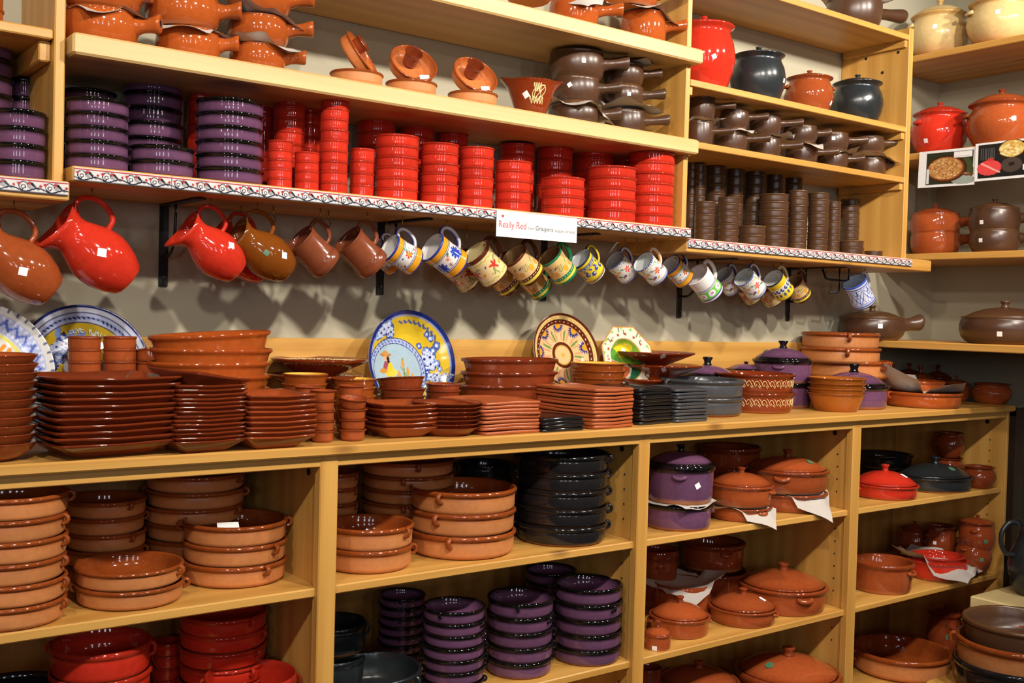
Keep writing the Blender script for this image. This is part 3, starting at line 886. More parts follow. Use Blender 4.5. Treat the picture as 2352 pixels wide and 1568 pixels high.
        for k in range(6):
            c = k * 2 * PI / 6
            for d in (-1, 1):
                p.ell(c + d * .3, 1.05, .16, .66, d * .45, b); p.ell(c + d * .3, 1.05, .1, .56, d * .45, '#DDE2F0')
                p.line(c + d * .1, .55, c + d * .5, 1.55, .02, b)
            p.ell(c + .52, .6, .14, .14, 0, '#5A74C8'); p.line(c + .52, 1.3, c + .52, 1.7, .05, b)
    return p

MUGBASE = {'orange': ('#DEDAD4', '#26358C', '#DAD6D0'), 'cream_red': ('#E6C992', '#5A2A18', '#D8C48E'), 'cream_brown': ('#E2BC82', '#5A2A18', '#B08A5A'), 'cream_green': ('#E2BC7A', '#1E7A4E', '#A87848'),
           'yellow_blue': ('#E2C22E', '#1E2440', '#C8CACA'), 'yellow_grey': ('#E6E4DE', '#C8AA2A', '#D6D4CC'), 'floral': ('#DEDAD6', '#26358C', '#C6CAC6'), 'floral_orange': ('#DEDAD6', '#E09A26', '#CCD2CE'),
           'white_green': ('#EEE6E2', '#EEE6E2', '#E4DAD6'), 'blue_white': ('#D4D6E2', '#C2C6DA', '#B8C2D4')}
def mug_mesh(kind):
    key = ('mug', kind)
    if key in MC: return MC[key]
    bk = kind if kind in MUGBASE else kind.rsplit('_', 1)[0]
    base, hc, inn = MUGBASE[bk]
    n, nv = 120, 46
    D = 0.04; Lm = 0.09
    rows = []; cols = []
    a = np.linspace(0, 2 * PI, n, endpoint=False)
    v = np.linspace(0, 1, nv)
    U, V = np.meshgrid(a, v * 2.25)
    C = paint_mug(Pnt(U, V, base), kind).C
    rings = [circ(D * .5, 0.002, n), circ(D * .9, 0.0, n)]; cc = [np.tile(L(base), (n, 1))] * 2
    for i in range(nv):
        t = v[i]
        r = D * (0.97 + 0.03 * math.cos(2 * PI * t)) * (1 - .05 * (1 - min(1, t * 14)))
        if t > .9: r *= 1 + .02 * (t - .9) / .1
        scal = 0.0015 if kind.startswith('floral') and i == nv - 1 else 0.0
        rings.append([(r * math.cos(x), r * math.sin(x), Lm * t + scal * math.cos(34 * x)) for x in a]); cc.append(C[i])
    for r, t in ((.97, 1.008), (.92, 1.0), (.89, .9), (.87, .5), (.84, .1), (.6, .06)):
        rings.append(circ(D * r, Lm * t, n)); cc.append(np.tile(L(inn) if r < .95 else C[-1][0], (n, 1)))
    P = np.concatenate(cc + [np.array([L(base)]), np.array([L(inn)])])
    me = rings_mesh('mug_body', rings, [PAINT], paint=P)
    # handle, a flattened loop on +x
    pts = [(D * .93, 0, Lm * .84), (D * 1.22, 0, Lm * .93), (D * 1.52, 0, Lm * .88), (D * 1.66, 0, Lm * .72), (D * 1.6, 0, Lm * .5), (D * 1.35, 0, Lm * .3), (D * .95, 0, Lm * .2)]
    hm = bpy_tube_paint('handle', smooth_path(pts, 4), 0.0062, hc, base, kind)
    MC[key] = (me, hm)
    return MC[key]

def bpy_tube_paint(name, pts, r, c1, c2, kind):
    me = tube(name, pts, r, [PAINT], 10, (0, 0), 1.0, (0, 1, 0))
    n = len(me.vertices); co = np.zeros(n * 3); me.vertices.foreach_get('co', co); co = co.reshape(-1, 3)
    cen = np.array(pts)
    C = np.zeros((n, 4)); C[:] = L(c1)
    if not kind.startswith('cream'): C[np.abs(co[:, 1]) > r * .88] = L(c2 if kind != 'yellow_blue' else '#E2C22E')
    at = me.attributes.new('paint', 'FLOAT_COLOR', 'POINT'); at.data.foreach_set('color', C.astype(np.float32).ravel())
    return me

def hang(name, x, y, z, th, psi, Lm, scale, parts, label, cat, group, unit, zt, hx):
    """Hang a vessel by its handle: its middle at (x, y, z), mouth up and to the left."""
    rot = (0, -th, psi)
    Rm = Matrix.Rotation(psi, 3, 'Z') @ Matrix.Rotation(-th, 3, 'Y')
    off = Rm @ Vector((0, 0, Lm * scale / 2))
    e = empty(name, Vector((x, y, z)) - off, rot)
    e.scale = (scale, scale, scale)
    tag(e, label, cat, group)
    for pn, pm, pl, pr in parts: obj(pn, pm, e, pl, pr)
    top = Vector(e.location) + Rm @ (Vector(hx) * scale)
    if top.z > zt - 0.012: e.location.z -= top.z - (zt - 0.02); top.z = zt - 0.02
    hook(top.x, top.y, zt, unit, max(0.026, zt - top.z + 0.008))

def mug(kind, x, y, z, th, psi, sc, label, unit, zt):
    b, h = mug_mesh(kind)
    hang('mug', x, y, z, th, psi, 0.09, sc, [('body', b, (0, 0, 0), (0, 0, 0)), ('handle', h, (0, 0, 0), (0, 0, 0))], label, 'mug', 'painted mugs hanging from hooks', unit, zt, (0.062, 0, 0.073))

P_BMUG = [(0.0, 0.01, 0, 0), (0.9, 0.0, 0, 0), (1.0, 0.03, 0, 0), (1.02, 0.16, 0, 0), (0.99, 0.26, .6, 0), (0.95, 0.3, .6, 0), (0.93, 0.34, 0, 0), (0.91, 0.6, 0, 0), (0.94, 0.88, 0, 0), (0.99, 0.98, .5, 0), (1.0, 1.0, .8, 0), (0.96, 1.0, .8, 0), (0.9, 0.92, 1, 0), (0.8, 0.5, 1, 0), (0.8, 0.12, 1, 0), (0.0, 0.08, 1, 0)]
def brown_mug(x, y, z, th, psi, sc, label, unit, zt):
    D, Lm = .042, .095
    b = lathe('mug_body', P_BMUG, 'brownmug', D, Lm, 44)
    pts = [(D * .84, 0, Lm * .88), (D * 1.1, 0, Lm * .98), (D * 1.45, 0, Lm * .95), (D * 1.62, 0, Lm * .75), (D * 1.55, 0, Lm * .55), (D * 1.25, 0, Lm * .4), (D * .86, 0, Lm * .38)]
    key = 'bmh'
    if key not in MC: MC[key] = tube('handle', smooth_path(pts, 4), 0.0055, [STY['brownmug']], 10, (0, 0), 1.0, (0, 1, 0))
    hang('mug', x, y, z, th, psi, Lm, sc, [('body', b, (0, 0, 0), (0, 0, 0)), ('handle', MC[key], (0, 0, 0), (0, 0, 0))], label, 'mug', 'brown mugs hanging from hooks', unit, zt, (0.065, 0, 0.08))

P_JUG = [(0.0, 0.005, 0, 0), (0.5, 0.0, 0, 0), (0.58, 0.0, 0, 0), (0.66, 0.03, 0, 0), (0.84, 0.15, 0, 0), (0.97, 0.3, 0, 0), (1.0, 0.4, 0, 0), (0.97, 0.5, 0, 0), (0.88, 0.61, 0, 0), (0.74, 0.72, 0, 0), (0.64, 0.8, 0, 0), (0.62, 0.86, 0, 0), (0.68, 0.93, 0, 0), (0.77, 1.0, .6, 0),
         (0.735, 1.0, .6, 0), (0.64, 0.92, 0, 0), (0.57, 0.86, .4, 0), (0.58, 0.8, .8, 0), (0.8, 0.6, 1, 0), (0.6, 0.1, 1, 0), (0.0, 0.06, 1, 0)]
def jug_mesh(st):
    key = ('jug', st)
    if key in MC: return MC[key]
    R, Lm, n = 0.072, 0.205, 48
    rings = []
    for r, t, a, b in P_JUG:
        ring = []
        for j in range(n):
            an = 2 * PI * j / n; rr = r * R; z = t * Lm
            if t > .8 and r > .45:
                s = max(0.0, math.cos(an - PI)) ** 2.2 * (t - .8) / .2
                rr += R * .46 * s; z += Lm * .055 * s
                z += Lm * .05 * max(0.0, math.cos(an)) * (t - .8) / .2
            ring.append((rr * math.cos(an), rr * math.sin(an), z))
        rings.append(ring)
    b = rings_mesh('jug_body', rings, [STY[st]], [(p[2], p[3]) for p in P_JUG])
    pts = [(R * .62, 0, Lm * .92), (R * .82, 0, Lm * 1.0), (R * 1.15, 0, Lm * 1.0), (R * 1.42, 0, Lm * .88), (R * 1.45, 0, Lm * .72), (R * 1.25, 0, Lm * .58), (R * .88, 0, Lm * .55)]
    h = tube('handle', smooth_path(pts, 5), 0.0068, [STY[st]], 10, (0, 0), 1.0, (0, 1, 0))
    MC[key] = (b, h)
    return MC[key]
def jug(st, x, y, z, th, psi, sc, label, unit, zt, tg=None):
    b, h = jug_mesh(st)
    parts = [('body', b, (0, 0, 0), (0, 0, 0)), ('handle', h, (0, 0, 0), (0, 0, 0))]
    if tg: parts.append(('price_tag', tagmesh(P_JUG, 0.072, 0.205, tg[1], 0.02, True), (0, 0, 0), (0, 0, tg[0])))
    if st == 'amber': parts.append(('sticker', tagmesh(P_JUG, 0.072, 0.205, .56, .017, False, 1.0, .0009, STICK), (0, 0, 0), (0, 0, -1.75)))
    hang('jug', x, y, z, th, psi, 0.205, sc, parts, label, 'jug', 'jugs hanging from hooks', unit, zt, (0.1, 0, 0.19))

# ------------------------------------------------------------------ what stands where (metres)
MUGS = [
    ('orange_a', 1.5283, -0.255, 1.7588, 1.152, 0, 1.009, 'white mug with orange bands and blue handle, nearest the brown mugs', u2, 1.867),
    ('orange_c', 1.5471, -0.13, 1.7573, 1.082, 0, 0.938, 'orange banded mug half hidden behind the brown mug', u2, 1.867),
    ('orange_b', 1.6694, -0.255, 1.7629, 1.082, 0, 1.147, 'large white mug with blue flowers and orange bands', u2, 1.867),
    ('cream_red_b', 1.8144, -0.13, 1.7217, 0.908, 0, 1.020, 'cream mug hanging behind the blue flowered mug', u2, 1.867),
    ('cream_red', 1.8117, -0.255, 1.7464, 0.873, 0, 1.147, 'cream mug with red flowers and brown rim', u2, 1.867),
    ('cream_brown_b', 1.9652, -0.13, 1.7176, 0.873, 0, 1.083, 'brown footed mug hanging behind the red flowered cream mug', u2, 1.867),
    ('cream_brown', 1.9516, -0.255, 1.7495, 0.908, 0, 1.097, 'cream fruit mug with brown and yellow bands', u2, 1.867),
    ('cream_green_b', 2.0930, -0.13, 1.7092, 0.873, 0, 1.039, 'green footed mug hanging behind the brown banded mug', u2, 1.867),
    ('cream_green', 2.0871, -0.255, 1.7548, 0.873, 0, 1.041, 'tan fruit mug with green rim and bands', u2, 1.867),
    ('yellow_blue', 2.2096, -0.255, 1.7594, 0.977, 0, 0.944, 'yellow mug with blue scrolls right of the sign', u2, 1.867),
    ('floral_b', 2.4338, -0.17, 1.7677, 0.977, 0, 0.946, 'shaded floral mug between the yellow and scalloped mugs', u2, 1.867),
    ('floral_orange', 2.4861, -0.255, 1.7642, 1.012, 0, 0.973, 'scalloped floral mug with orange handle', u2, 1.867),
    ('orange_d', 2.6676, -0.2, 1.7647, 1.012, 0, 0.977, 'mug with orange bands and cobalt handle, beside the green mug', u2, 1.867),
    ('white_green', 2.7657, -0.23500000000000001, 1.7474, 0.908, 0, 1.157, 'plain white mug with green band and pink rings', u3, 1.8231),
    ('floral_c', 2.9829, -0.15, 1.7512, 0.873, 0, 0.919, 'small floral mug with orange handle behind the green mug', u3, 1.8231),
    ('floral', 3.0078, -0.23500000000000001, 1.7576, 0.977, 0, 1.025, 'scalloped floral mug with blue handle near the right end', u3, 1.8231),
    ('cream_red_c', 3.1212, -0.13, 1.7146, 0.908, 0, 0.942, 'brown footed mug under the scalloped blue handled mug', u3, 1.8231),
    ('cream_red_d', 3.2393, -0.13, 1.7120, 0.838, 0, 1.001, 'cream mug behind the right yellow mug', u3, 1.8231),
    ('yellow_grey', 3.1658, -0.23500000000000001, 1.7643, 0.942, 0, 1.010, 'yellow mug with grey blue scrolls near the right end', u3, 1.8231),
    ('cream_brown_c', 3.3730, -0.16, 1.7300, 0.838, 0, 0.972, 'tan mug with brown foot, last before the gap', u3, 1.8231),
    ('blue_white', 3.6613, -0.23500000000000001, 1.7401, 0.698, 0, 1.216, 'white mug with blue leaf pattern hanging alone', u3, 1.8231),
]
BROWN_MUGS = [
    (1.2599, -0.255, 1.7508, 0.890, 0.0, 1.110, 'plain brown mug hanging next to the brown jug', u2, 1.867),
    (1.4002, -0.255, 1.7564, 0.890, 0.0, 1.144, 'plain brown mug hanging next to the orange banded mugs', u2, 1.867),
]
JUGS = [
    ('terra', 0.5437, -0.24, 1.7174, 0.908, 0.0, 0.914, 'terracotta jug cut by the left picture edge', u1, 1.823, (-1.75, 0.45)),
    ('red', 0.7099, -0.24, 1.7291, 0.908, 0.0, 0.966, 'largest red jug hanging left of the first bracket', u2, 1.867, (-1.6, 0.5)),
    ('red', 0.9880, -0.25, 1.7420, 0.908, 0.0, 0.805, 'smaller red jug hanging right of the first bracket', u2, 1.867, (-1.1, 0.4)),
    ('red', 1.1162, -0.13, 1.7431, 0.908, 0.0, 0.795, 'red jug half hidden behind the brown jug', u2, 1.867, None),
    ('amber', 1.1215, -0.25, 1.7508, 1.012, 0.0, 0.799, 'glossy brown jug hanging beside the brown mugs', u2, 1.867, (-1.35, 0.3)),
]
STACKS = [
    ('ramekin', 'purple', 0.7074, -0.2620, 1.9015, 0.0708, 0.0355, 0.0314, 5, {}, 'purple dish with black rim', 'next to the left post', 'dish', 'purple dishes on the tiled shelf', 101),
    ('ramekin', 'purple', 0.7355, -0.0950, 1.9015, 0.0635, 0.0391, 0.0346, 6, {}, 'shaded purple dish', 'hidden behind the stack next to the left post', 'dish', 'purple dishes on the tiled shelf', 102),
    ('ramekin', 'purple', 0.8873, -0.0950, 1.9015, 0.0734, 0.0420, 0.0371, 7, {}, 'purple dish with black rim', 'in back, seven high', 'dish', 'purple dishes on the tiled shelf', 103),
    ('ramekin', 'purple', 0.8564, -0.2620, 1.9015, 0.0750, 0.0383, 0.0339, 2, {}, 'purple dish with black rim', 'of the low pair in front', 'dish', 'purple dishes on the tiled shelf', 104),
    ('ramekin', 'purple', 1.0247, -0.2620, 1.9015, 0.0833, 0.0376, 0.0332, 6, {}, 'purple dish with black rim', 'left of the red ramekins', 'dish', 'purple dishes on the tiled shelf', 105),
    ('ramekin', 'purple', 0.5403, -0.2620, 1.8657, 0.0564, 0.0412, 0.0365, 4, {}, 'purple dish with black rim', 'at the left picture edge', 'dish', 'purple dishes on the tiled shelf', 106),
    ('ramekin', 'purple', 0.4962, -0.0950, 1.8657, 0.0669, 0.0456, 0.0403, 8, {}, 'purple dish with black rim', 'cut by the left picture edge', 'dish', 'purple dishes on the tiled shelf', 107),
    ('ramekin', 'purple', 0.5935, -0.0650, 1.8657, 0.0341, 0.0480, 0.0425, 6, {}, 'purple dish with black rim', 'in the dark left corner', 'dish', 'purple dishes on the tiled shelf', 108),
    ('ramekin', 'red', 1.1493, -0.2800, 1.9015, 0.0325, 0.0267, 0.0237, 5, {}, 'small red ramekin', 'five high beside purple dishes', 'ramekin', 'small red ramekins on the tiled shelf', 109),
    ('ramekin', 'red', 1.2218, -0.2850, 1.9015, 0.0318, 0.0275, 0.0243, 4, {}, 'small red ramekin', 'four high, shortest in front', 'ramekin', 'small red ramekins on the tiled shelf', 110),
    ('ramekin', 'red', 1.2996, -0.2800, 1.9015, 0.0386, 0.0308, 0.0272, 9, {}, 'small red ramekin', 'nine high, tall in front', 'ramekin', 'small red ramekins on the tiled shelf', 111),
    ('ramekin', 'red', 1.4002, -0.2500, 1.9015, 0.0340, 0.0365, 0.0323, 4, {}, 'small red ramekin', 'four high right of the tall one', 'ramekin', 'small red ramekins on the tiled shelf', 112),
    ('ramekin', 'red', 1.0068, -0.1000, 1.9015, 0.0314, 0.0366, 0.0324, 8, {}, 'small red ramekin', 'behind the purple dishes, left one', 'ramekin', 'small red ramekins on the tiled shelf', 113),
    ('ramekin', 'red', 1.0869, -0.0600, 1.9015, 0.0289, 0.0404, 0.0357, 8, {}, 'small red ramekin', 'behind the purple dishes, shaded one', 'ramekin', 'small red ramekins on the tiled shelf', 114),
    ('ramekin', 'red', 1.2014, -0.0600, 1.9015, 0.0272, 0.0412, 0.0364, 8, {}, 'small red ramekin', 'in shade behind the five high', 'ramekin', 'small red ramekins on the tiled shelf', 115),
    ('ramekin', 'red', 1.2291, -0.1600, 1.9015, 0.0428, 0.0370, 0.0328, 8, {}, 'small red ramekin', 'in the back row, tall and wide', 'ramekin', 'small red ramekins on the tiled shelf', 116),
    ('ramekin', 'red', 1.3098, -0.1200, 1.9015, 0.0333, 0.0367, 0.0325, 8, {}, 'small red ramekin', 'in the back row, tall and narrow', 'ramekin', 'small red ramekins on the tiled shelf', 117),
    ('ramekin', 'red', 1.5052, -0.2550, 1.9015, 0.0622, 0.0329, 0.0291, 6, {}, 'medium red dish', 'six high, widest of the left three', 'dish', 'medium red dishes on the tiled shelf', 118),
    ('ramekin', 'red', 1.6385, -0.2650, 1.9015, 0.0558, 0.0316, 0.0280, 6, {}, 'medium red dish', 'six high, middle of the left three', 'dish', 'medium red dishes on the tiled shelf', 119),
    ('ramekin', 'red', 1.7624, -0.2700, 1.9015, 0.0514, 0.0323, 0.0286, 6, {}, 'medium red dish', 'six high, narrowest of the left three', 'dish', 'medium red dishes on the tiled shelf', 120),
    ('ramekin', 'red', 1.8950, -0.2700, 1.9015, 0.0567, 0.0330, 0.0292, 5, {}, 'medium red dish', 'five high above the sign', 'dish', 'medium red dishes on the tiled shelf', 121),
    ('ramekin', 'red', 2.0948, -0.2620, 1.9015, 0.0690, 0.0331, 0.0293, 4, {}, 'medium red dish', 'four high, lowest in the front row', 'dish', 'medium red dishes on the tiled shelf', 122),
    ('ramekin', 'red', 2.3025, -0.2550, 1.9015, 0.0808, 0.0386, 0.0342, 5, {}, 'wide red dish', 'five high in the front row', 'dish', 'medium red dishes on the tiled shelf', 123),
    ('ramekin', 'red', 2.4823, -0.2500, 1.9015, 0.0784, 0.0383, 0.0339, 7, {}, 'wide red dish', 'seven high by the right panel', 'dish', 'medium red dishes on the tiled shelf', 124),
    ('ramekin', 'red', 1.5342, -0.0850, 1.9015, 0.0591, 0.0459, 0.0407, 6, {}, 'shaded medium red dish', 'in the back row, tallest at left', 'dish', 'medium red dishes on the tiled shelf', 125),
    ('ramekin', 'red', 1.6716, -0.0850, 1.9015, 0.0543, 0.0462, 0.0409, 6, {}, 'shaded medium red dish', 'in the back row, second from left', 'dish', 'medium red dishes on the tiled shelf', 126),
    ('ramekin', 'red', 1.7974, -0.0850, 1.9015, 0.0503, 0.0452, 0.0400, 6, {}, 'shaded medium red dish', 'in the back row, third from left', 'dish', 'medium red dishes on the tiled shelf', 127),
    ('ramekin', 'red', 2.0358, -0.1000, 1.9015, 0.0578, 0.0435, 0.0385, 6, {}, 'shaded medium red dish', 'in the back row, above the sign', 'dish', 'medium red dishes on the tiled shelf', 128),
    ('ramekin', 'red', 2.1905, -0.1000, 1.9015, 0.0608, 0.0448, 0.0396, 6, {}, 'shaded medium red dish', 'in the back row, behind the four high', 'dish', 'medium red dishes on the tiled shelf', 129),
    ('ramekin', 'red', 2.3624, -0.0900, 1.9015, 0.0715, 0.0505, 0.0447, 6, {}, 'shaded medium red dish', 'in the back row, behind the five high', 'dish', 'medium red dishes on the tiled shelf', 130),
    ('ramekin', 'red', 2.5267, -0.0850, 1.9015, 0.0586, 0.0500, 0.0442, 6, {}, 'shaded medium red dish', 'in the back row, farthest right', 'dish', 'medium red dishes on the tiled shelf', 131),
    ('pan', 'orange', 0.7171, -0.2400, 2.1908, 0.0834, 0.0794, 0.0000, 1, {'rot': -0.5585, 'ln': 0.052, 'spin': 0}, 'glossy terracotta pan', 'lying lowest in the left pile', 'pan', 'terracotta pans on the middle shelf', 132),
    ('pan', 'orange', 0.7200, -0.2400, 2.2688, 0.0854, 0.0668, 0.0000, 1, {'rot': -0.5585, 'ln': 0.026, 'spin': 0}, 'glossy terracotta pan', 'with hollow handle, upper one in the left pile', 'pan', 'terracotta pans on the middle shelf', 133),
    ('pan', 'orange', 0.9265, -0.2300, 2.1908, 0.0774, 0.0762, 0.0000, 1, {'rot': -0.4363, 'ln': 0.042, 'spin': 0}, 'glossy terracotta pan', 'lying lowest in the middle pile', 'pan', 'terracotta pans on the middle shelf', 134),
    ('pan', 'orange', 0.9114, -0.2300, 2.2674, 0.0886, 0.0765, 0.0000, 1, {'rot': -0.4363, 'ln': 0.05, 'spin': 0}, 'large glossy terracotta pan', 'atop the middle pile', 'pan', 'terracotta pans on the middle shelf', 135),
    ('pan', 'orange', 1.1055, -0.2300, 2.1908, 0.0707, 0.0689, 0.0000, 1, {'rot': -0.4363, 'ln': 0.05, 'spin': 0}, 'glossy terracotta pan', 'lying lowest in the right pile', 'pan', 'terracotta pans on the middle shelf', 136),
    ('pan', 'orange', 1.1066, -0.2300, 2.2610, 0.0773, 0.0691, 0.0000, 1, {'rot': -0.5236, 'ln': 0.06, 'spin': 0}, 'glossy terracotta pan', 'in the middle of the right pile', 'pan', 'terracotta pans on the middle shelf', 137),
    ('pan', 'orange', 1.1073, -0.2300, 2.3368, 0.0794, 0.0679, 0.0000, 1, {'rot': -0.5236, 'ln': 0.058, 'spin': 0}, 'glossy terracotta pan', 'cut by the picture edge atop the right pile', 'pan', 'terracotta pans on the middle shelf', 138),
    ('pan', 'brown', 2.1812, -0.2000, 2.1908, 0.0814, 0.0752, 0.0000, 1, {'rot': -0.5236, 'ln': 0.07, 'spin': 0}, 'brown stoneware pan', 'lying lowest in the left pile by the mortar', 'pan', 'brown pans on the middle shelf', 139),
    ('pan', 'brown', 2.1859, -0.2000, 2.2680, 0.0773, 0.0837, 0.0000, 1, {'rot': -0.5934, 'ln': 0.07, 'spin': 0, 'tag': (-0.25, 0.6, 0.014, True)}, 'brown stoneware pan', 'with price tag in the middle of the left pile', 'pan', 'brown pans on the middle shelf', 140),
    ('pan', 'brown', 2.1867, -0.2000, 2.3409, 0.0896, 0.0905, 0.0000, 1, {'rot': -0.5585, 'ln': 0.078, 'spin': 0, 'tag': (0.25, 0.55, 0.013, False)}, 'brown stoneware pan', 'with price tag topmost of the left pile', 'pan', 'brown pans on the middle shelf', 141),
    ('pan', 'brown', 2.4026, -0.2000, 2.1908, 0.0688, 0.0874, 0.0000, 1, {'rot': -0.6283, 'ln': 0.078, 'spin': 0}, 'brown stoneware pan', 'lying lowest in the right pile', 'pan', 'brown pans on the middle shelf', 142),
    ('pan', 'brown', 2.3880, -0.2000, 2.2904, 0.0700, 0.0626, 0.0000, 1, {'rot': -0.5934, 'ln': 0.072, 'spin': 0, 'tag': (0.3, 0.5, 0.012, False)}, 'brown stoneware pan', 'with price tag in the middle of the right pile', 'pan', 'brown pans on the middle shelf', 143),
    ('pan', 'brown', 2.3892, -0.2000, 2.3546, 0.0672, 0.0711, 0.0000, 1, {'rot': -0.4887, 'ln': 0.062, 'spin': 0}, 'brown stoneware pan', 'topmost of the right pile', 'pan', 'brown pans on the middle shelf', 144),
    ('pan', 'orange', 1.9742, -0.2200, 2.5467, 0.0725, 0.0471, 0.0000, 1, {'rot': -0.6283, 'ln': 0.0, 'spin': 0}, 'bright orange glazed pan', 'lying on the top shelf, leftmost', 'pan', 'orange pans on the top shelf', 145),
    ('pan', 'orange', 2.1526, -0.2200, 2.4863, 0.0790, 0.1063, 0.0000, 1, {'rot': -0.6283, 'ln': 0.076, 'spin': 0}, 'bright orange glazed pan', 'lying on the top shelf under white paper', 'pan', 'orange pans on the top shelf', 146),
    ('pan', 'orange', 2.4535, -0.2200, 2.4863, 0.0761, 0.1148, 0.0000, 1, {'rot': -0.6283, 'ln': 0.068, 'spin': 0}, 'bright orange glazed pan', 'lying on the top shelf by the panel', 'pan', 'orange pans on the top shelf', 147),
    ('pan', 'orange', 2.3797, -0.2200, 2.6040, 0.0992, 0.0844, 0.0000, 1, {'rot': -0.5934, 'ln': 0.098, 'spin': 0}, 'bright orange glazed pan', 'atop the pan by the panel', 'pan', 'orange pans on the top shelf', 148),
    ('pot', 'red', 2.7814, -0.1800, 2.3952, 0.1148, 0.2339, 0.0000, 1, {'ears': (), 'lh': 0.24, 'tag': (0.35, 0.45, 0.016, True)}, 'large red glazed bean pot', 'half hidden by the shelf panel', 'pot', 'bean pots on the upper right shelf', 149),
    ('pot', 'dark', 3.0777, -0.1800, 2.3952, 0.1011, 0.1830, 0.0000, 1, {'ears': (), 'lh': 0.22, 'tag': (1.2, 0.45, 0.016, False)}, 'black glazed bean pot with lid', 'beside the large red pot', 'pot', 'bean pots on the upper right shelf', 150),
    ('pot', 'terra', 3.3769, -0.1800, 2.3952, 0.0940, 0.1463, 0.0000, 1, {'rot': 2.6, 'lh': 0.22, 'tag': (1.25, 0.3, 0.016, False)}, 'terracotta bean pot with lid', 'between two black pots', 'pot', 'bean pots on the upper right shelf', 151),
    ('pot', 'dark', 3.6824, -0.1800, 2.3952, 0.1034, 0.1725, 0.0000, 1, {'ears': (), 'lh': 0.25, 'tag': (0.4, 0.55, 0.017, True)}, 'black glazed bean pot with lid', 'right of the terracotta pot', 'pot', 'bean pots on the upper right shelf', 152),
    ('pan', 'brown', 2.7542, -0.2000, 2.1933, 0.0502, 0.0977, 0.0000, 1, {'rot': -0.733, 'ln': 0.07, 'spin': 0}, 'brown stoneware pan', 'in the lower row, at the left end', 'pan', 'brown pans on the right unit', 153),
    ('pan', 'brown', 2.9192, -0.2000, 2.1933, 0.0593, 0.0881, 0.0000, 1, {'rot': -0.6981, 'ln': 0.08, 'spin': 0}, 'brown stoneware pan', 'in the lower row, second from left', 'pan', 'brown pans on the right unit', 154),
    ('pan', 'brown', 3.1076, -0.2000, 2.1933, 0.0579, 0.0828, 0.0000, 1, {'rot': -0.733, 'ln': 0.078, 'spin': 0}, 'brown stoneware pan', 'in the lower row, third from left', 'pan', 'brown pans on the right unit', 155),
    ('pan', 'brown', 3.3204, -0.2000, 2.1933, 0.0598, 0.0854, 0.0000, 1, {'rot': -0.6632, 'ln': 0.08, 'spin': 0}, 'brown stoneware pan', 'in the lower row, fourth from left', 'pan', 'brown pans on the right unit', 156),
    ('pan', 'brown', 3.5094, -0.2000, 2.1933, 0.0597, 0.0769, 0.0000, 1, {'rot': -0.6283, 'ln': 0.066, 'spin': 0}, 'brown stoneware pan', 'in the lower row, fifth from left', 'pan', 'brown pans on the right unit', 157),
    ('pan', 'brown', 3.7560, -0.2000, 2.1933, 0.0636, 0.0801, 0.0000, 1, {'rot': -0.6981, 'ln': 0.064, 'spin': 0}, 'brown stoneware pan', 'in the lower row, at the right end', 'pan', 'brown pans on the right unit', 158),
    ('pan', 'brown', 2.7641, -0.2000, 2.2923, 0.0472, 0.0848, 0.0000, 1, {'rot': -0.5934, 'ln': 0.072, 'spin': 0}, 'brown stoneware pan', 'in the upper row, at the left end', 'pan', 'brown pans on the right unit', 159),
    ('pan', 'brown', 2.9346, -0.2000, 2.2833, 0.0532, 0.0716, 0.0000, 1, {'rot': -0.6632, 'ln': 0.068, 'spin': 0, 'tag': (0.3, 0.62, 0.013, False)}, 'brown stoneware pan', 'in the upper row, second from left', 'pan', 'brown pans on the right unit', 160),
    ('pan', 'brown', 3.1043, -0.2000, 2.2789, 0.0578, 0.0784, 0.0000, 1, {'rot': -0.6981, 'ln': 0.08, 'spin': 0}, 'brown stoneware pan', 'in the upper row, third from left', 'pan', 'brown pans on the right unit', 161),
    ('pan', 'brown', 3.3071, -0.2000, 2.2771, 0.0646, 0.0660, 0.0000, 1, {'rot': -0.5236, 'ln': 0.056, 'spin': 0}, 'brown stoneware pan', 'in the upper row, fourth from left', 'pan', 'brown pans on the right unit', 162),
    ('pan', 'brown', 3.5006, -0.2000, 2.2709, 0.0664, 0.0696, 0.0000, 1, {'rot': -0.5236, 'ln': 0.08, 'spin': 0, 'tag': (0.1, 0.62, 0.013, False)}, 'brown stoneware pan', 'in the upper row, fifth from left', 'pan', 'brown pans on the right unit', 163),
    ('pan', 'brown', 3.7278, -0.2000, 2.2896, 0.0704, 0.0649, 0.0000, 1, {'rot': -0.5934, 'ln': 0.076, 'spin': 0}, 'brown stoneware pan', 'in the upper row, at the right end', 'pan', 'brown pans on the right unit', 164),
    ('pan', 'brown', 3.6163, -0.2000, 2.7614, 0.1088, 0.1332, 0.0000, 1, {'rot': -0.1396, 'ln': 0.17, 'spin': 0}, 'large brown stoneware pan', 'alone on the topmost right shelf', 'pan', 'brown pans on the right unit', 165),
    ('ramekin', 'brown', 2.8604, -0.0700, 1.8690, 0.0238, 0.0342, 0.0303, 10, {}, 'small brown ramekin', 'in back, leftmost beside the panel', 'ramekin', 'small brown ramekins on the right unit', 166),
    ('ramekin', 'brown', 2.8710, -0.1000, 1.8690, 0.0214, 0.0331, 0.0293, 10, {}, 'small brown ramekin', 'in back, second from the panel', 'ramekin', 'small brown ramekins on the right unit', 167),
    ('ramekin', 'brown', 2.9788, -0.0800, 1.8690, 0.0363, 0.0372, 0.0329, 9, {}, 'small brown ramekin', 'in back, third from the panel', 'ramekin', 'small brown ramekins on the right unit', 168),
    ('ramekin', 'brown', 3.0857, -0.0800, 1.8690, 0.0328, 0.0378, 0.0334, 9, {}, 'small brown ramekin', 'in back, fourth from the panel', 'ramekin', 'small brown ramekins on the right unit', 169),
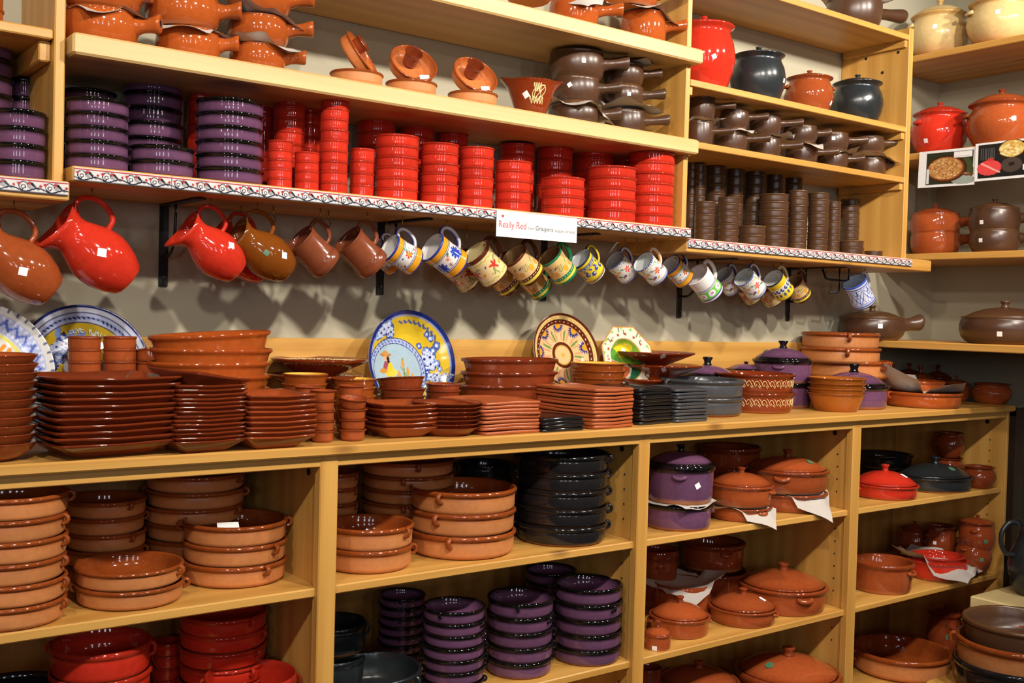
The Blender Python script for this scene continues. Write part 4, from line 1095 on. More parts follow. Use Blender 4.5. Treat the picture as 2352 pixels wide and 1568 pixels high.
    ('ramekin', 'brown', 3.1985, -0.0800, 1.8690, 0.0392, 0.0396, 0.0351, 9, {}, 'small brown ramekin', 'in back, fifth from the panel', 'ramekin', 'small brown ramekins on the right unit', 170),
    ('ramekin', 'brown', 3.3144, -0.0800, 1.8690, 0.0331, 0.0390, 0.0345, 9, {}, 'small brown ramekin', 'in back, sixth from the panel', 'ramekin', 'small brown ramekins on the right unit', 171),
    ('ramekin', 'brown', 3.4301, -0.0800, 1.8690, 0.0345, 0.0388, 0.0343, 9, {}, 'small brown ramekin', 'in back, seventh from the panel', 'ramekin', 'small brown ramekins on the right unit', 172),
    ('ramekin', 'brown', 2.7204, -0.2700, 1.8690, 0.0351, 0.0250, 0.0221, 6, {}, 'small brown ramekin', 'in front, leftmost six high', 'ramekin', 'small brown ramekins on the right unit', 173),
    ('ramekin', 'brown', 2.8870, -0.1600, 1.8690, 0.0212, 0.0339, 0.0300, 5, {}, 'small brown ramekin', 'in the gap behind the leftmost front one', 'ramekin', 'small brown ramekins on the right unit', 174),
    ('ramekin', 'brown', 2.8616, -0.2500, 1.8690, 0.0376, 0.0260, 0.0230, 7, {}, 'small brown ramekin', 'in front, second from left', 'ramekin', 'small brown ramekins on the right unit', 175),
    ('ramekin', 'brown', 2.9595, -0.2750, 1.8690, 0.0488, 0.0366, 0.0324, 2, {}, 'small brown ramekin', 'of the low pair in front', 'ramekin', 'small brown ramekins on the right unit', 176),
    ('ramekin', 'brown', 3.1795, -0.1900, 1.8690, 0.0562, 0.0329, 0.0291, 7, {}, 'wide brown ramekin', 'of the widest, seven high', 'ramekin', 'small brown ramekins on the right unit', 177),
    ('ramekin', 'brown', 3.3069, -0.2000, 1.8690, 0.0373, 0.0324, 0.0286, 8, {}, 'small brown ramekin', 'right of the widest one', 'ramekin', 'small brown ramekins on the right unit', 178),
    ('ramekin', 'brown', 3.3800, -0.2400, 1.8690, 0.0399, 0.0280, 0.0248, 9, {}, 'small brown ramekin', 'in front, nine high', 'ramekin', 'small brown ramekins on the right unit', 179),
    ('ramekin', 'brown', 3.5257, -0.2000, 1.8690, 0.0300, 0.0290, 0.0256, 8, {}, 'small brown ramekin', 'in front, narrow and eight high', 'ramekin', 'small brown ramekins on the right unit', 180),
    ('ramekin', 'brown', 3.7755, -0.1000, 1.8690, 0.0388, 0.0306, 0.0271, 9, {}, 'small brown ramekin', 'in back by the right panel', 'ramekin', 'small brown ramekins on the right unit', 181),
    ('ramekin', 'brown', 3.5938, -0.2400, 1.8690, 0.0498, 0.0306, 0.0270, 2, {}, 'small brown ramekin', 'of the dark low pair', 'ramekin', 'small brown ramekins on the right unit', 182),
    ('ramekin', 'brown', 3.7425, -0.2400, 1.8690, 0.0369, 0.0267, 0.0000, 1, {}, 'small brown ramekin', 'alone by the right panel', 'ramekin', 'small brown ramekins on the right unit', 183),
    ('pot', 'cream', 4.2200, -0.2008, 2.7538, 0.1238, 0.1792, 0.0000, 1, {'rot': 2.45, 'lh': 0.42, 'kh': 0.24, 'tag': (-0.15, 0.6, 0.018, False)}, 'cream glazed bean pot with lid', 'on the top shelf beside the panel', 'pot', 'pots on the right wall shelves', 184),
    ('pot', 'cream', 4.2200, -0.4760, 2.7538, 0.1339, 0.1756, 0.0000, 1, {'rot': 2.5, 'lh': 0.42, 'kh': 0.24, 'tag': (-0.1, 0.62, 0.018, False)}, 'large cream bean pot', 'cut by the right picture edge', 'pot', 'pots on the right wall shelves', 185),
    ('pot', 'red', 4.2200, -0.2176, 2.3359, 0.1181, 0.1769, 0.0000, 1, {'rot': -0.35, 'lh': 0.32, 'tag': (-0.5, 0.28, 0.018, False)}, 'bright red bean pot with lid', 'above the left photo card', 'pot', 'pots on the right wall shelves', 186),
    ('pot', 'terra', 4.2200, -0.4923, 2.3359, 0.1356, 0.1791, 0.0000, 1, {'rot': 2.2, 'lh': 0.36, 'tag': (0.35, 0.55, 0.018, False)}, 'large terracotta bean pot', 'above the right photo card', 'pot', 'pots on the right wall shelves', 187),
    ('pan', 'terra', 4.2200, -0.2177, 1.9068, 0.1033, 0.1011, 0.0000, 1, {'rot': -0.85, 'ln': 0.07}, 'terracotta pan', 'under the lidded one on the wall shelf', 'pan', 'lidded pans on the right wall shelf', 188),
    ('pan', 'terra', 4.2200, -0.2144, 1.9748, 0.1034, 0.1121, 0.0000, 1, {'rot': -0.8, 'ln': 0.075, 'lid': 1, 'lh': 0.28}, 'terracotta pan with knobbed lid', 'stacked below the left photo card', 'pan', 'lidded pans on the right wall shelf', 189),
    ('pan', 'brown', 4.2200, -0.4829, 1.9068, 0.0986, 0.0959, 0.0000, 1, {'rot': -0.85, 'ln': 0.08, 'tag': (-0.55, 0.5, 0.016, False)}, 'brown pan', 'under the lidded brown pan at right edge', 'pan', 'lidded pans on the right wall shelf', 190),
    ('pan', 'brown', 4.2200, -0.4795, 1.9748, 0.1004, 0.1175, 0.0000, 1, {'rot': -0.8, 'ln': 0.08, 'lid': 1, 'lh': 0.28, 'tag': (-0.5, 0.45, 0.016, False)}, 'brown pan with knobbed lid', 'stacked below the right photo card', 'pan', 'lidded pans on the right wall shelf', 191),
    ('pan', 'brown', 3.9000, -0.1362, 1.5363, 0.1355, 0.0956, 0.0000, 1, {'rot': -0.5, 'ln': 0.085, 'lid': 1, 'lh': 0.24, 'tag': (0.25, 0.62, 0.019, False)}, 'dark brown lidded pan with long handle', 'in the corner under the blue mug', 'pan', 'lidded pans on the low corner shelf', 192),
    ('pan', 'brown', 4.1200, -0.5932, 1.5363, 0.1701, 0.1079, 0.0000, 1, {'rot': -0.8, 'ln': 0.05, 'lid': 1, 'lh': 0.26, 'tag': (-0.1, 0.38, 0.019, False)}, 'dark brown lidded pan', 'at the right edge of the low corner shelf', 'pan', 'lidded pans on the low corner shelf', 193),
    ('bowl', 'terra', 0.4533, -0.4531, 1.2805, 0.0902, 0.0386, 0.0176, 11, {}, 'terracotta bowl', 'at the left picture edge', 'bowl', 'stacked dishes on the counter', 194),
    ('ramekin', 'terra', 0.7215, -0.1300, 1.2805, 0.0393, 0.0336, 0.0297, 8, {}, 'small terracotta ramekin', 'before the yellow plate, left', 'ramekin', 'small terracotta ramekins behind the square plates', 195),
    ('ramekin', 'terra', 0.8048, -0.1300, 1.2805, 0.0407, 0.0337, 0.0298, 8, {}, 'small terracotta ramekin', 'before the yellow plate, middle', 'ramekin', 'small terracotta ramekins behind the square plates', 196),
    ('ramekin', 'terra', 0.8841, -0.1300, 1.2805, 0.0392, 0.0332, 0.0293, 7, {'toptilt': (0.12, 0.12)}, 'small terracotta ramekin', 'right of the yellow plate', 'ramekin', 'small terracotta ramekins behind the square plates', 197),
    ('oval', 'orange', 1.0224, -0.1700, 1.2805, 0.1577, 0.0811, 0.0338, 6, {'asp': 0.62, 'rot': -0.05, 'toptilt': (0, -0.06)}, 'large oval terracotta dish', 'behind the square plates', 'dish', 'oval terracotta dishes on the counter', 198),
    ('oval', 'terradark', 1.9578, -0.2000, 1.2805, 0.1745, 0.0731, 0.0385, 4, {'asp': 0.6, 'rot': 0.02}, 'large dark oval baking dish', 'right of the yellow figure plate', 'dish', 'oval terracotta dishes on the counter', 199),
    ('cup', 'terra', 1.1910, -0.4633, 1.2805, 0.0318, 0.0282, 0.0245, 5, {}, 'terracotta tapas cup', 'five high beside the square plates', 'cup', 'terracotta tapas cups on the counter', 200),
    ('cup', 'terra', 1.2707, -0.4686, 1.2805, 0.0355, 0.0286, 0.0249, 4, {'toptilt': (0.14, -0.1)}, 'terracotta tapas cup', 'four high with tilted top', 'cup', 'terracotta tapas cups on the counter', 201),
    ('cup', 'terra', 1.1748, -0.4100, 1.2805, 0.0332, 0.0367, 0.0319, 4, {}, 'terracotta tapas cup', 'in back row, left', 'cup', 'terracotta tapas cups on the counter', 202),
    ('cup', 'terra', 1.2965, -0.4100, 1.2805, 0.0352, 0.0367, 0.0319, 4, {}, 'terracotta tapas cup', 'in back row, right', 'cup', 'terracotta tapas cups on the counter', 203),
    ('cone', 'yellowin', 1.2224, -0.3000, 1.2805, 0.0581, 0.0587, 0.0244, 5, {'inner': 1}, 'brown bowl lined in yellow', 'behind the tapas cups, left', 'bowl', 'yellow lined bowls on the counter', 204),
    ('cone', 'yellowin', 1.3650, -0.3000, 1.2805, 0.0577, 0.0533, 0.0222, 5, {'inner': 1}, 'brown bowl lined in yellow', 'behind the tapas cups, right', 'bowl', 'yellow lined bowls on the counter', 205),
    ('cone', 'yellowin', 2.3174, -0.2000, 1.2805, 0.0909, 0.0561, 0.0234, 6, {'inner': 1}, 'brown bowl lined in yellow', 'before the brown sunflower plate', 'bowl', 'yellow lined bowls on the counter', 206),
    ('stand', 'slip', 1.3426, -0.1400, 1.3355, 0.1332, 0.1325, 0.0000, 1, {}, 'brown cake stand with slip writing', 'left of the yellow figure plate', 'cake stand', 'cake stands on the counter', 207),
    ('stand', 'slip', 1.3332, -0.1400, 1.2805, 0.1294, 0.1444, 0.0000, 1, {}, 'lower brown cake stand', 'under the one with slip writing', 'cake stand', 'cake stands on the counter', 208),
    ('stand', 'slip', 2.6339, -0.1400, 1.3705, 0.1382, 0.1162, 0.0000, 1, {'tag': (0.2, 0.9, 0.016, True)}, 'brown cake stand', 'topmost before the octagonal plate', 'cake stand', 'cake stands on the counter', 209),
    ('stand', 'slip', 2.6763, -0.1400, 1.3255, 0.1361, 0.1168, 0.0000, 1, {'tag': (0, 0.88, 0.016, True)}, 'brown cake stand', 'in the middle before the octagonal plate', 'cake stand', 'cake stands on the counter', 210),
    ('stand', 'slip', 2.5747, -0.1400, 1.2805, 0.0933, 0.1143, 0.0000, 1, {}, 'brown cake stand', 'lowest before the octagonal plate', 'cake stand', 'cake stands on the counter', 211),
    ('cone', 'terradark', 1.5339, -0.2600, 1.2805, 0.0677, 0.0496, 0.0207, 5, {'toptilt': (0.12, 0.05)}, 'shallow terracotta dish', 'before the yellow figure plate, tilted top', 'dish', 'shallow terracotta dishes on the counter', 212),
    ('cone', 'terradark', 1.6778, -0.2500, 1.2805, 0.0524, 0.0447, 0.0186, 5, {}, 'small shallow terracotta dish', 'right of the tilted dishes', 'dish', 'shallow terracotta dishes on the counter', 213),
    ('plate', 'terradark', 1.5601, -0.4461, 1.2805, 0.0936, 0.0234, 0.0106, 7, {}, 'round terracotta plate', 'with a gleaming top plate', 'plate', 'round terracotta plates on the counter', 214),
    ('cazuela', 'grey', 2.7073, -0.2929, 1.2805, 0.1430, 0.0639, 0.0581, 2, {'rots': [-0.35, -0.15]}, 'slate grey casserole with lug handles', 'right of the black square plates', 'casserole', 'grey casseroles on the counter', 215),
    ('cass', 'slip', 2.9969, -0.2780, 1.2805, 0.1440, 0.0719, 0.0653, 2, {'ears': (), 'lid': 0, 'name': 'decorated_casserole', 'jit': 0.01}, 'brown casserole with cream slip swirls', 'beside the grey casseroles', 'casserole', 'slip decorated casseroles on the counter', 216),
    ('cone', 'gold', 3.3120, -0.3972, 1.2805, 0.1059, 0.0671, 0.0186, 4, {}, 'golden brown flared bowl', 'beside the slip decorated casseroles', 'bowl', 'golden brown bowls on the counter', 217),
    ('cass', 'purple', 3.2659, -0.1880, 1.2805, 0.1146, 0.0940, 0.0000, 1, {'lid': 0, 'ears': (0.0, 3.1416)}, 'lower purple casserole', 'under the tall lidded one on the counter', 'casserole', 'purple lidded casseroles on the counter', 218),
    ('cass', 'purple', 3.2622, -0.1880, 1.3716, 0.1144, 0.0893, 0.0000, 1, {'rot': -2.6, 'lh': 0.4, 'kh': 0.24, 'kr': 0.15, 'seal': -1.2, 'tag': (0.35, 0.35, 0.017, False)}, 'purple lidded casserole', 'standing on the lower purple one', 'casserole', 'purple lidded casseroles on the counter', 219),
    ('cass', 'purple', 3.5166, -0.3267, 1.2805, 0.1342, 0.0889, 0.0000, 1, {'rot': -0.2, 'lh': 0.38, 'kh': 0.24, 'kr': 0.15}, 'purple lidded casserole', 'behind the golden bowls', 'casserole', 'purple lidded casseroles on the counter', 220),
    ('cass', 'purple', 2.9255, -0.1150, 1.2805, 0.1088, 0.1237, 0.0000, 1, {'rot': -0.2, 'lh': 0.34, 'kh': 0.28, 'kr': 0.16}, 'purple casserole with flat black rimmed lid', 'behind the grey casseroles', 'casserole', 'purple lidded casseroles on the counter', 221),
    ('cass', 'purple', 3.1680, -0.0900, 1.2805, 0.0800, 0.1393, 0.0000, 1, {'rot': -0.2, 'lh': 0.3, 'kh': 0.1}, 'purple lid and pot', 'mostly hidden behind the tall purple one', 'casserole', 'purple lidded casseroles on the counter', 222),
    ('cazuela', 'clay', 3.6969, -0.1750, 1.2805, 0.1416, 0.1144, 0.0000, 1, {'rot': -0.3}, 'clay cazuela', 'hidden under the corner pile', 'cazuela', 'big clay cazuelas in the counter corner', 223),
    ('cazuela', 'clay', 3.6923, -0.1750, 1.3830, 0.1716, 0.0722, 0.0000, 1, {'rot': -0.3, 'ears': (-0.2, 3.0, -1.35)}, 'big clay cazuela with glazed rim', 'lower down in the corner pile', 'cazuela', 'big clay cazuelas in the counter corner', 224),
    ('cazuela', 'clay', 3.6373, -0.1750, 1.4432, 0.1579, 0.0631, 0.0000, 1, {'rot': -2.35}, 'clay cazuela with glazed rim', 'in the middle of the corner pile', 'cazuela', 'big clay cazuelas in the counter corner', 225),
    ('cazuela', 'clay', 3.6341, -0.1750, 1.4985, 0.1543, 0.0675, 0.0000, 1, {'rot': -2.3}, 'clay cazuela with glazed rim', 'topmost of the corner pile', 'cazuela', 'big clay cazuelas in the counter corner', 226),
    ('cazuela', 'orange', 3.8666, -0.4046, 1.2805, 0.1494, 0.0601, 0.0000, 1, {'rot': -0.4}, 'orange cazuela with lug handles', 'wrapped in tissue paper near the counter end', 'cazuela', 'small pots at the counter end', 227),
    ('cazuela', 'orange', 3.9859, -0.3000, 1.3205, 0.1135, 0.0567, 0.0000, 1, {'rot': -0.3}, 'smaller orange cazuela', 'nested in tissue paper', 'cazuela', 'small pots at the counter end', 228),
    ('cass', 'terra', 4.0845, -0.1200, 1.2805, 0.0584, 0.1024, 0.0000, 1, {'lh': 0.42, 'kh': 0.5, 'kr': 0.18}, 'small terracotta pot with tall knob', 'behind the orange cazuela, left', 'pot', 'small pots at the counter end', 229),
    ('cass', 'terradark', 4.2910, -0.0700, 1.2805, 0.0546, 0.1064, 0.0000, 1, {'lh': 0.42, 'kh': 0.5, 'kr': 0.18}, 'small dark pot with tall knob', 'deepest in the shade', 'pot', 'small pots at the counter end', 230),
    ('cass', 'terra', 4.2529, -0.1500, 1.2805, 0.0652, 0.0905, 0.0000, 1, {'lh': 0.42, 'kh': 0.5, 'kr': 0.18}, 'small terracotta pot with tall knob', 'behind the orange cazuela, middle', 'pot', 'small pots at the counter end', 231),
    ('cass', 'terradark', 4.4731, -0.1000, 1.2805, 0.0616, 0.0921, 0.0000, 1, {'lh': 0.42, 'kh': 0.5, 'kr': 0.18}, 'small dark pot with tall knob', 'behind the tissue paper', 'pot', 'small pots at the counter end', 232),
    ('pot', 'terra', 4.2943, -0.2956, 1.2805, 0.0601, 0.0765, 0.0000, 1, {'lh': 0.35, 'kh': 0.3}, 'small lidded terracotta pot', 'right of the tissue paper', 'pot', 'small pots at the counter end', 233),
    ('pot', 'terradark', 4.7004, -0.1200, 1.2805, 0.0713, 0.0658, 0.0000, 1, {'lh': 0.4, 'kh': 0.4}, 'dark lidded pot', 'behind the small open pot', 'pot', 'small pots at the counter end', 234),
    ('pot', 'terra', 4.3324, -0.4347, 1.2805, 0.0811, 0.0852, 0.0000, 1, {'lid': 0, 'rot': -0.3}, 'small open terracotta pot', 'at the right end of the counter', 'pot', 'small pots at the counter end', 235),
    ('cazuela', 'clay', 0.5030, -0.4058, 0.9376, 0.1140, 0.0485, 0.0441, 6, {'rots': [-0.62, -0.62, -0.6, -0.65, -0.6, -0.35]}, 'clay cazuela with glazed rim', 'at the left picture edge', 'cazuela', 'clay cazuelas in the lower shelves', 236),
    ('cazuela', 'clay', 0.7699, -0.1600, 0.9376, 0.0939, 0.0426, 0.0387, 5, {'rots': [-1.3, -0.5, -1.2, -0.2, -1.25]}, 'shaded clay cazuela', 'second from the left', 'cazuela', 'clay cazuelas in the lower shelves', 237),
    ('cazuela', 'clay', 0.7618, -0.3822, 0.9376, 0.1180, 0.0439, 0.0399, 2, {'rots': [-0.35, -0.75]}, 'pale clay cazuela', 'of the front pair', 'cazuela', 'clay cazuelas in the lower shelves', 238),
    ('cazuela', 'clay', 0.9934, -0.1500, 0.9376, 0.1236, 0.0441, 0.0401, 6, {'rots': [2.6, -0.9]}, 'shaded clay cazuela', 'in the dark back of the left bay', 'cazuela', 'clay cazuelas in the lower shelves', 239),
    ('cazuela', 'clay', 1.0346, -0.3196, 0.9376, 0.1264, 0.0526, 0.0478, 3, {'rots': [-1.35, -1.15, -0.3]}, 'clay cazuela with glazed rim', 'beside the first divider', 'cazuela', 'clay cazuelas in the lower shelves', 240),
    ('cazuela', 'clay', 1.3769, -0.3691, 0.9376, 0.1185, 0.0597, 0.0543, 2, {'rots': [-0.55, 2.0]}, 'clay cazuela with glazed rim', 'of the pair right of the first divider', 'cazuela', 'clay cazuelas in the lower shelves', 241),
    ('cazuela', 'clay', 1.6909, -0.3470, 0.9376, 0.1518, 0.0654, 0.0595, 3, {'rots': [-2.4, -2.65, -2.6]}, 'pale clay cazuela', 'beside the black cazuelas', 'cazuela', 'clay cazuelas in the lower shelves', 242),
    ('cazuela', 'clay', 1.4087, -0.1200, 0.9376, 0.0674, 0.0459, 0.0417, 5, {'rots': [-1]}, 'shaded clay cazuela', 'squeezed behind the first divider', 'cazuela', 'clay cazuelas in the lower shelves', 243),
    ('cazuela', 'clay', 1.6365, -0.1400, 0.9376, 0.1390, 0.0430, 0.0391, 6, {'rots': [-2.2, -1.9]}, 'shaded clay cazuela', 'in the dark back of the middle bay', 'cazuela', 'clay cazuelas in the lower shelves', 244),
    ('cazuela', 'black', 2.0332, -0.3703, 0.9376, 0.1380, 0.0566, 0.0514, 5, {'rots': [-0.5, -0.62, -0.55, -0.45, -0.9]}, 'black cazuela with small lugs', 'beside the second divider', 'cazuela', 'black cazuelas in the lower shelves', 245),
    ('cazuela', 'black', 1.9416, -0.1000, 0.9376, 0.0887, 0.0541, 0.0492, 4, {}, 'black cazuela', 'lost in the dark back of the middle bay', 'cazuela', 'black cazuelas in the lower shelves', 246),
    ('cazuela', 'dark', 1.3721, -0.2000, 0.5795, 0.0896, 0.0800, 0.0909, 2, {}, 'big black cazuela', 'left behind the first divider', 'cazuela', 'black cazuelas in the lower shelves', 247),
    ('cazuela', 'dark', 1.3933, -0.3700, 0.5795, 0.1352, 0.0878, 0.0000, 1, {}, 'big black cazuela', 'cut by the bottom picture edge', 'cazuela', 'black cazuelas in the lower shelves', 248),
    ('cazuela', 'black', 0.5255, -0.3600, 0.5795, 0.1167, 0.1937, 0.0000, 1, {}, 'black cazuela', 'in the bottom left corner', 'cazuela', 'black cazuelas in the lower shelves', 249),
    ('cazuela', 'red', 0.7156, -0.3300, 0.5795, 0.1118, 0.0693, 0.0630, 4, {'rots': [-1.1, -0.5, -2.5, -0.55]}, 'red glazed cazuela', 'bottom left', 'cazuela', 'red cazuelas in the lower shelves', 250),
    ('cazuela', 'red', 1.0491, -0.2200, 0.5795, 0.1108, 0.0460, 0.0418, 6, {'rots': [-1.1, -0.9, -1.3]}, 'shaded red cazuela', 'touching the shelf above', 'cazuela', 'red cazuelas in the lower shelves', 251),
    ('cazuela', 'red', 1.0513, -0.3900, 0.5795, 0.1107, 0.1390, 0.0000, 1, {'rot': -0.4}, 'bright red cazuela', 'in front beside the first divider', 'cazuela', 'red cazuelas in the lower shelves', 252),
    ('cazuela', 'red', 0.9486, -0.1000, 0.5795, 0.0371, 0.0344, 0.0313, 5, {}, 'small shaded red cazuela', 'between the larger red ones', 'cazuela', 'red cazuelas in the lower shelves', 253),
    ('cazuela', 'purple', 1.6221, -0.4200, 0.5795, 0.0864, 0.0359, 0.0327, 7, {'rots': [-0.5, -0.4, -0.6, -0.7, -1.0, -1.1, -2.6]}, 'purple cazuela with black rim', 'left of three in front', 'cazuela', 'purple cazuelas in the lower shelves', 254),
    ('cazuela', 'purple', 1.8679, -0.3939, 0.5795, 0.0980, 0.0468, 0.0426, 5, {'rots': [-0.4, -0.6, -0.8, -1.2, -2.3]}, 'purple cazuela with black rim', 'middle of three in front', 'cazuela', 'purple cazuelas in the lower shelves', 255),
    ('cazuela', 'purple', 2.1111, -0.4117, 0.5795, 0.1049, 0.0490, 0.0445, 5, {'rots': [-0.35, -0.4, -0.3, -1.5, -0.35]}, 'purple cazuela with black rim', 'right of three in front', 'cazuela', 'purple cazuelas in the lower shelves', 256),
    ('cazuela', 'purple', 1.6323, -0.1300, 0.5795, 0.0692, 0.0302, 0.0274, 7, {'rots': [-2.2, -1.8]}, 'shaded purple cazuela', 'behind the left one', 'cazuela', 'purple cazuelas in the lower shelves', 257),
    ('cazuela', 'purple', 2.1118, -0.2300, 0.5795, 0.0820, 0.0356, 0.0324, 7, {'rots': [-1.2]}, 'shaded purple cazuela', 'in the dark back', 'cazuela', 'purple cazuelas in the lower shelves', 258),
    ('cass', 'purple', 2.4897, -0.4048, 0.9376, 0.1150, 0.0795, 0.0000, 1, {'lid': 0, 'rot': -0.6}, 'purple casserole', 'under tissue paper beside the second divider', 'casserole', 'lidded casseroles in the lower shelves', 259),
    ('cass', 'purple', 2.4978, -0.4048, 1.0201, 0.1135, 0.1232, 0.0000, 1, {'rot': -2.4, 'lh': 0.34, 'kh': 0.2, 'tag': (0.55, 0.5, 0.018, True)}, 'purple casserole with domed lid', 'standing on the purple one', 'casserole', 'lidded casseroles in the lower shelves', 260),
    ('cass', 'terra', 2.7856, -0.4107, 0.9376, 0.1075, 0.0437, 0.0000, 1, {'lid': 0, 'rot': -0.6, 'ears': (-1.0, 2.1)}, 'oval terracotta casserole', 'under tissue paper, middle of the third bay', 'casserole', 'lidded casseroles in the lower shelves', 261),
    ('cass', 'terra', 2.7876, -0.4107, 0.9843, 0.1090, 0.0707, 0.0000, 1, {'rot': -0.4, 'lh': 0.34, 'ears': (-0.7, 2.4), 'es': 0.2}, 'terracotta casserole with knobbed lid', 'stacked in the middle of the third bay', 'casserole', 'lidded casseroles in the lower shelves', 262),
    ('cass', 'terra', 3.0931, -0.3588, 0.9376, 0.1456, 0.0621, 0.0000, 1, {'lid': 0, 'rot': -0.3}, 'terracotta casserole', 'under tissue paper by the third divider', 'casserole', 'lidded casseroles in the lower shelves', 263),
    ('cass', 'terra', 3.0947, -0.3588, 1.0027, 0.1487, 0.0787, 0.0000, 1, {'rot': -2.6, 'lh': 0.28, 'seal': 1.2}, 'wide terracotta casserole with domed lid', 'stacked by the third divider', 'casserole', 'lidded casseroles in the lower shelves', 264),
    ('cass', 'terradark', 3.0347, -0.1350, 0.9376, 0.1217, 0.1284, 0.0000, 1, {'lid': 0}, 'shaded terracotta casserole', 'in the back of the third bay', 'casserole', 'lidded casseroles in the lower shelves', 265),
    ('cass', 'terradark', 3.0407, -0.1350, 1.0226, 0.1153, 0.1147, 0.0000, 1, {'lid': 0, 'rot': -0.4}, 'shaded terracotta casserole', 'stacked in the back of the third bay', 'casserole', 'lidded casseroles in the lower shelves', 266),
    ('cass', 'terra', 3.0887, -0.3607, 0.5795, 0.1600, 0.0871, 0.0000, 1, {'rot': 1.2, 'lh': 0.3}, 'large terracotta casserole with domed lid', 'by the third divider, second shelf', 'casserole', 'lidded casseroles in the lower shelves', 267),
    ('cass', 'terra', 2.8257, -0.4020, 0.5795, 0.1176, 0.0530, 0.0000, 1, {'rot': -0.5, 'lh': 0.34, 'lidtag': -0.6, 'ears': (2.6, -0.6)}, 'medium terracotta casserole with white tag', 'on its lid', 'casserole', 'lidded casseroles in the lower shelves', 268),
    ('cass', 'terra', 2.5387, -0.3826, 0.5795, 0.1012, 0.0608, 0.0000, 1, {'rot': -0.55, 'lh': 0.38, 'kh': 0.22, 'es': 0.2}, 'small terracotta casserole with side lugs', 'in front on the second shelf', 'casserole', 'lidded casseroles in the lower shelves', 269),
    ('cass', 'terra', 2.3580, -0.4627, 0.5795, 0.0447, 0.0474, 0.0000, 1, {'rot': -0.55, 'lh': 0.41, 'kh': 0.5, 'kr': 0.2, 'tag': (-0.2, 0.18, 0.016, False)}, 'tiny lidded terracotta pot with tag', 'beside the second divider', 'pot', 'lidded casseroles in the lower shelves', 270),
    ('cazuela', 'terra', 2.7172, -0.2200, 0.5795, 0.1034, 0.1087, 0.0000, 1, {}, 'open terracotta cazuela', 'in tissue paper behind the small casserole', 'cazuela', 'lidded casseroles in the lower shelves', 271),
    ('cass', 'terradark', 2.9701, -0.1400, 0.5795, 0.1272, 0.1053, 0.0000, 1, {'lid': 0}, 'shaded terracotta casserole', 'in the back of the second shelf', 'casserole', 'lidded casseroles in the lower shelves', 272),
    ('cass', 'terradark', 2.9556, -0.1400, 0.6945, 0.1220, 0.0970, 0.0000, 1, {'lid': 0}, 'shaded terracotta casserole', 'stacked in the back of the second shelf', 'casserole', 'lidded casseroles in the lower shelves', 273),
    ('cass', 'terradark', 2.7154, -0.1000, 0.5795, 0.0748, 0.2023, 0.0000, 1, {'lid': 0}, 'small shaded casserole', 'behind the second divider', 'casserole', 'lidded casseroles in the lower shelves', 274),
    ('cass', 'terra', 2.6939, -0.3300, 0.1900, 0.1408, 0.1944, 0.0000, 1, {'rot': -0.5, 'lh': 0.3}, 'terracotta casserole with shaded domed lid', 'cut by the bottom edge, left', 'casserole', 'lidded casseroles in the lower shelves', 275),
    ('cass', 'terra', 3.0565, -0.4200, 0.1900, 0.1866, 0.1842, 0.0000, 1, {'rot': -2.2, 'lh': 0.3, 'seal': -0.9}, 'big terracotta casserole with seal on lid', 'cut by the bottom edge, right', 'casserole', 'lidded casseroles in the lower shelves', 276),
    ('cass', 'terradark', 2.4853, -0.3000, 0.1900, 0.0432, 0.2624, 0.0000, 1, {'lid': 0}, 'tiny terracotta pot', 'at the bottom beside the second divider', 'pot', 'lidded casseroles in the lower shelves', 277),
    ('cass', 'red', 3.6421, -0.3946, 0.9376, 0.1284, 0.0519, 0.0000, 1, {'rot': -0.4, 'lh': 0.38, 'lidtag': -0.9, 'kh': 0.2}, 'bright red lidded casserole', 'beside the third divider', 'casserole', 'dishes in the right end bay', 278),
    ('cass', 'dark', 3.9964, -0.3905, 0.9376, 0.1654, 0.0572, 0.0000, 1, {'asp': 0.8, 'rot': -0.3, 'lh': 0.3, 'seal': -1.4}, 'black oval casserole with lid', 'right of the red one', 'casserole', 'dishes in the right end bay', 279),
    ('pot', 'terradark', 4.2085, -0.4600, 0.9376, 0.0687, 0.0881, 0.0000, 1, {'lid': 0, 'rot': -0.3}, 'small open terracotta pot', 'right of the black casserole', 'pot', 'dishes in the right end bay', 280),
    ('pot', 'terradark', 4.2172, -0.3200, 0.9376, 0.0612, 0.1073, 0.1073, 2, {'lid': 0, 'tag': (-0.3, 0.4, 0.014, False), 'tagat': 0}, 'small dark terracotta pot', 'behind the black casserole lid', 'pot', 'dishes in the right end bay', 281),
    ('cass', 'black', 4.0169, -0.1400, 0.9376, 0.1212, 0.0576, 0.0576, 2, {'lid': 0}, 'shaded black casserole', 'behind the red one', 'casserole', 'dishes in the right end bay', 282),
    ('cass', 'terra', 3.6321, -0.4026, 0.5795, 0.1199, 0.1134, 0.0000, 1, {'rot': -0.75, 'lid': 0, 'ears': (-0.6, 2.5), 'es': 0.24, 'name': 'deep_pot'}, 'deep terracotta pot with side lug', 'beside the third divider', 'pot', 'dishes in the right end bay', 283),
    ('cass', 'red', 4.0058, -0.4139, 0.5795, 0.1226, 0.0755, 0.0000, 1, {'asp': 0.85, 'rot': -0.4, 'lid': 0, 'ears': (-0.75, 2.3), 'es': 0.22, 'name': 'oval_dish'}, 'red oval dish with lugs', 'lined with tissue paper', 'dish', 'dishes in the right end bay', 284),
    ('cass', 'red', 4.0190, -0.4000, 0.6015, 0.1106, 0.0671, 0.0000, 1, {'asp': 0.85, 'rot': -0.4, 'lid': 0, 'ears': (), 'name': 'oval_dish'}, 'inner red oval dish', 'resting in the tissue lined dish', 'dish', 'dishes in the right end bay', 285),
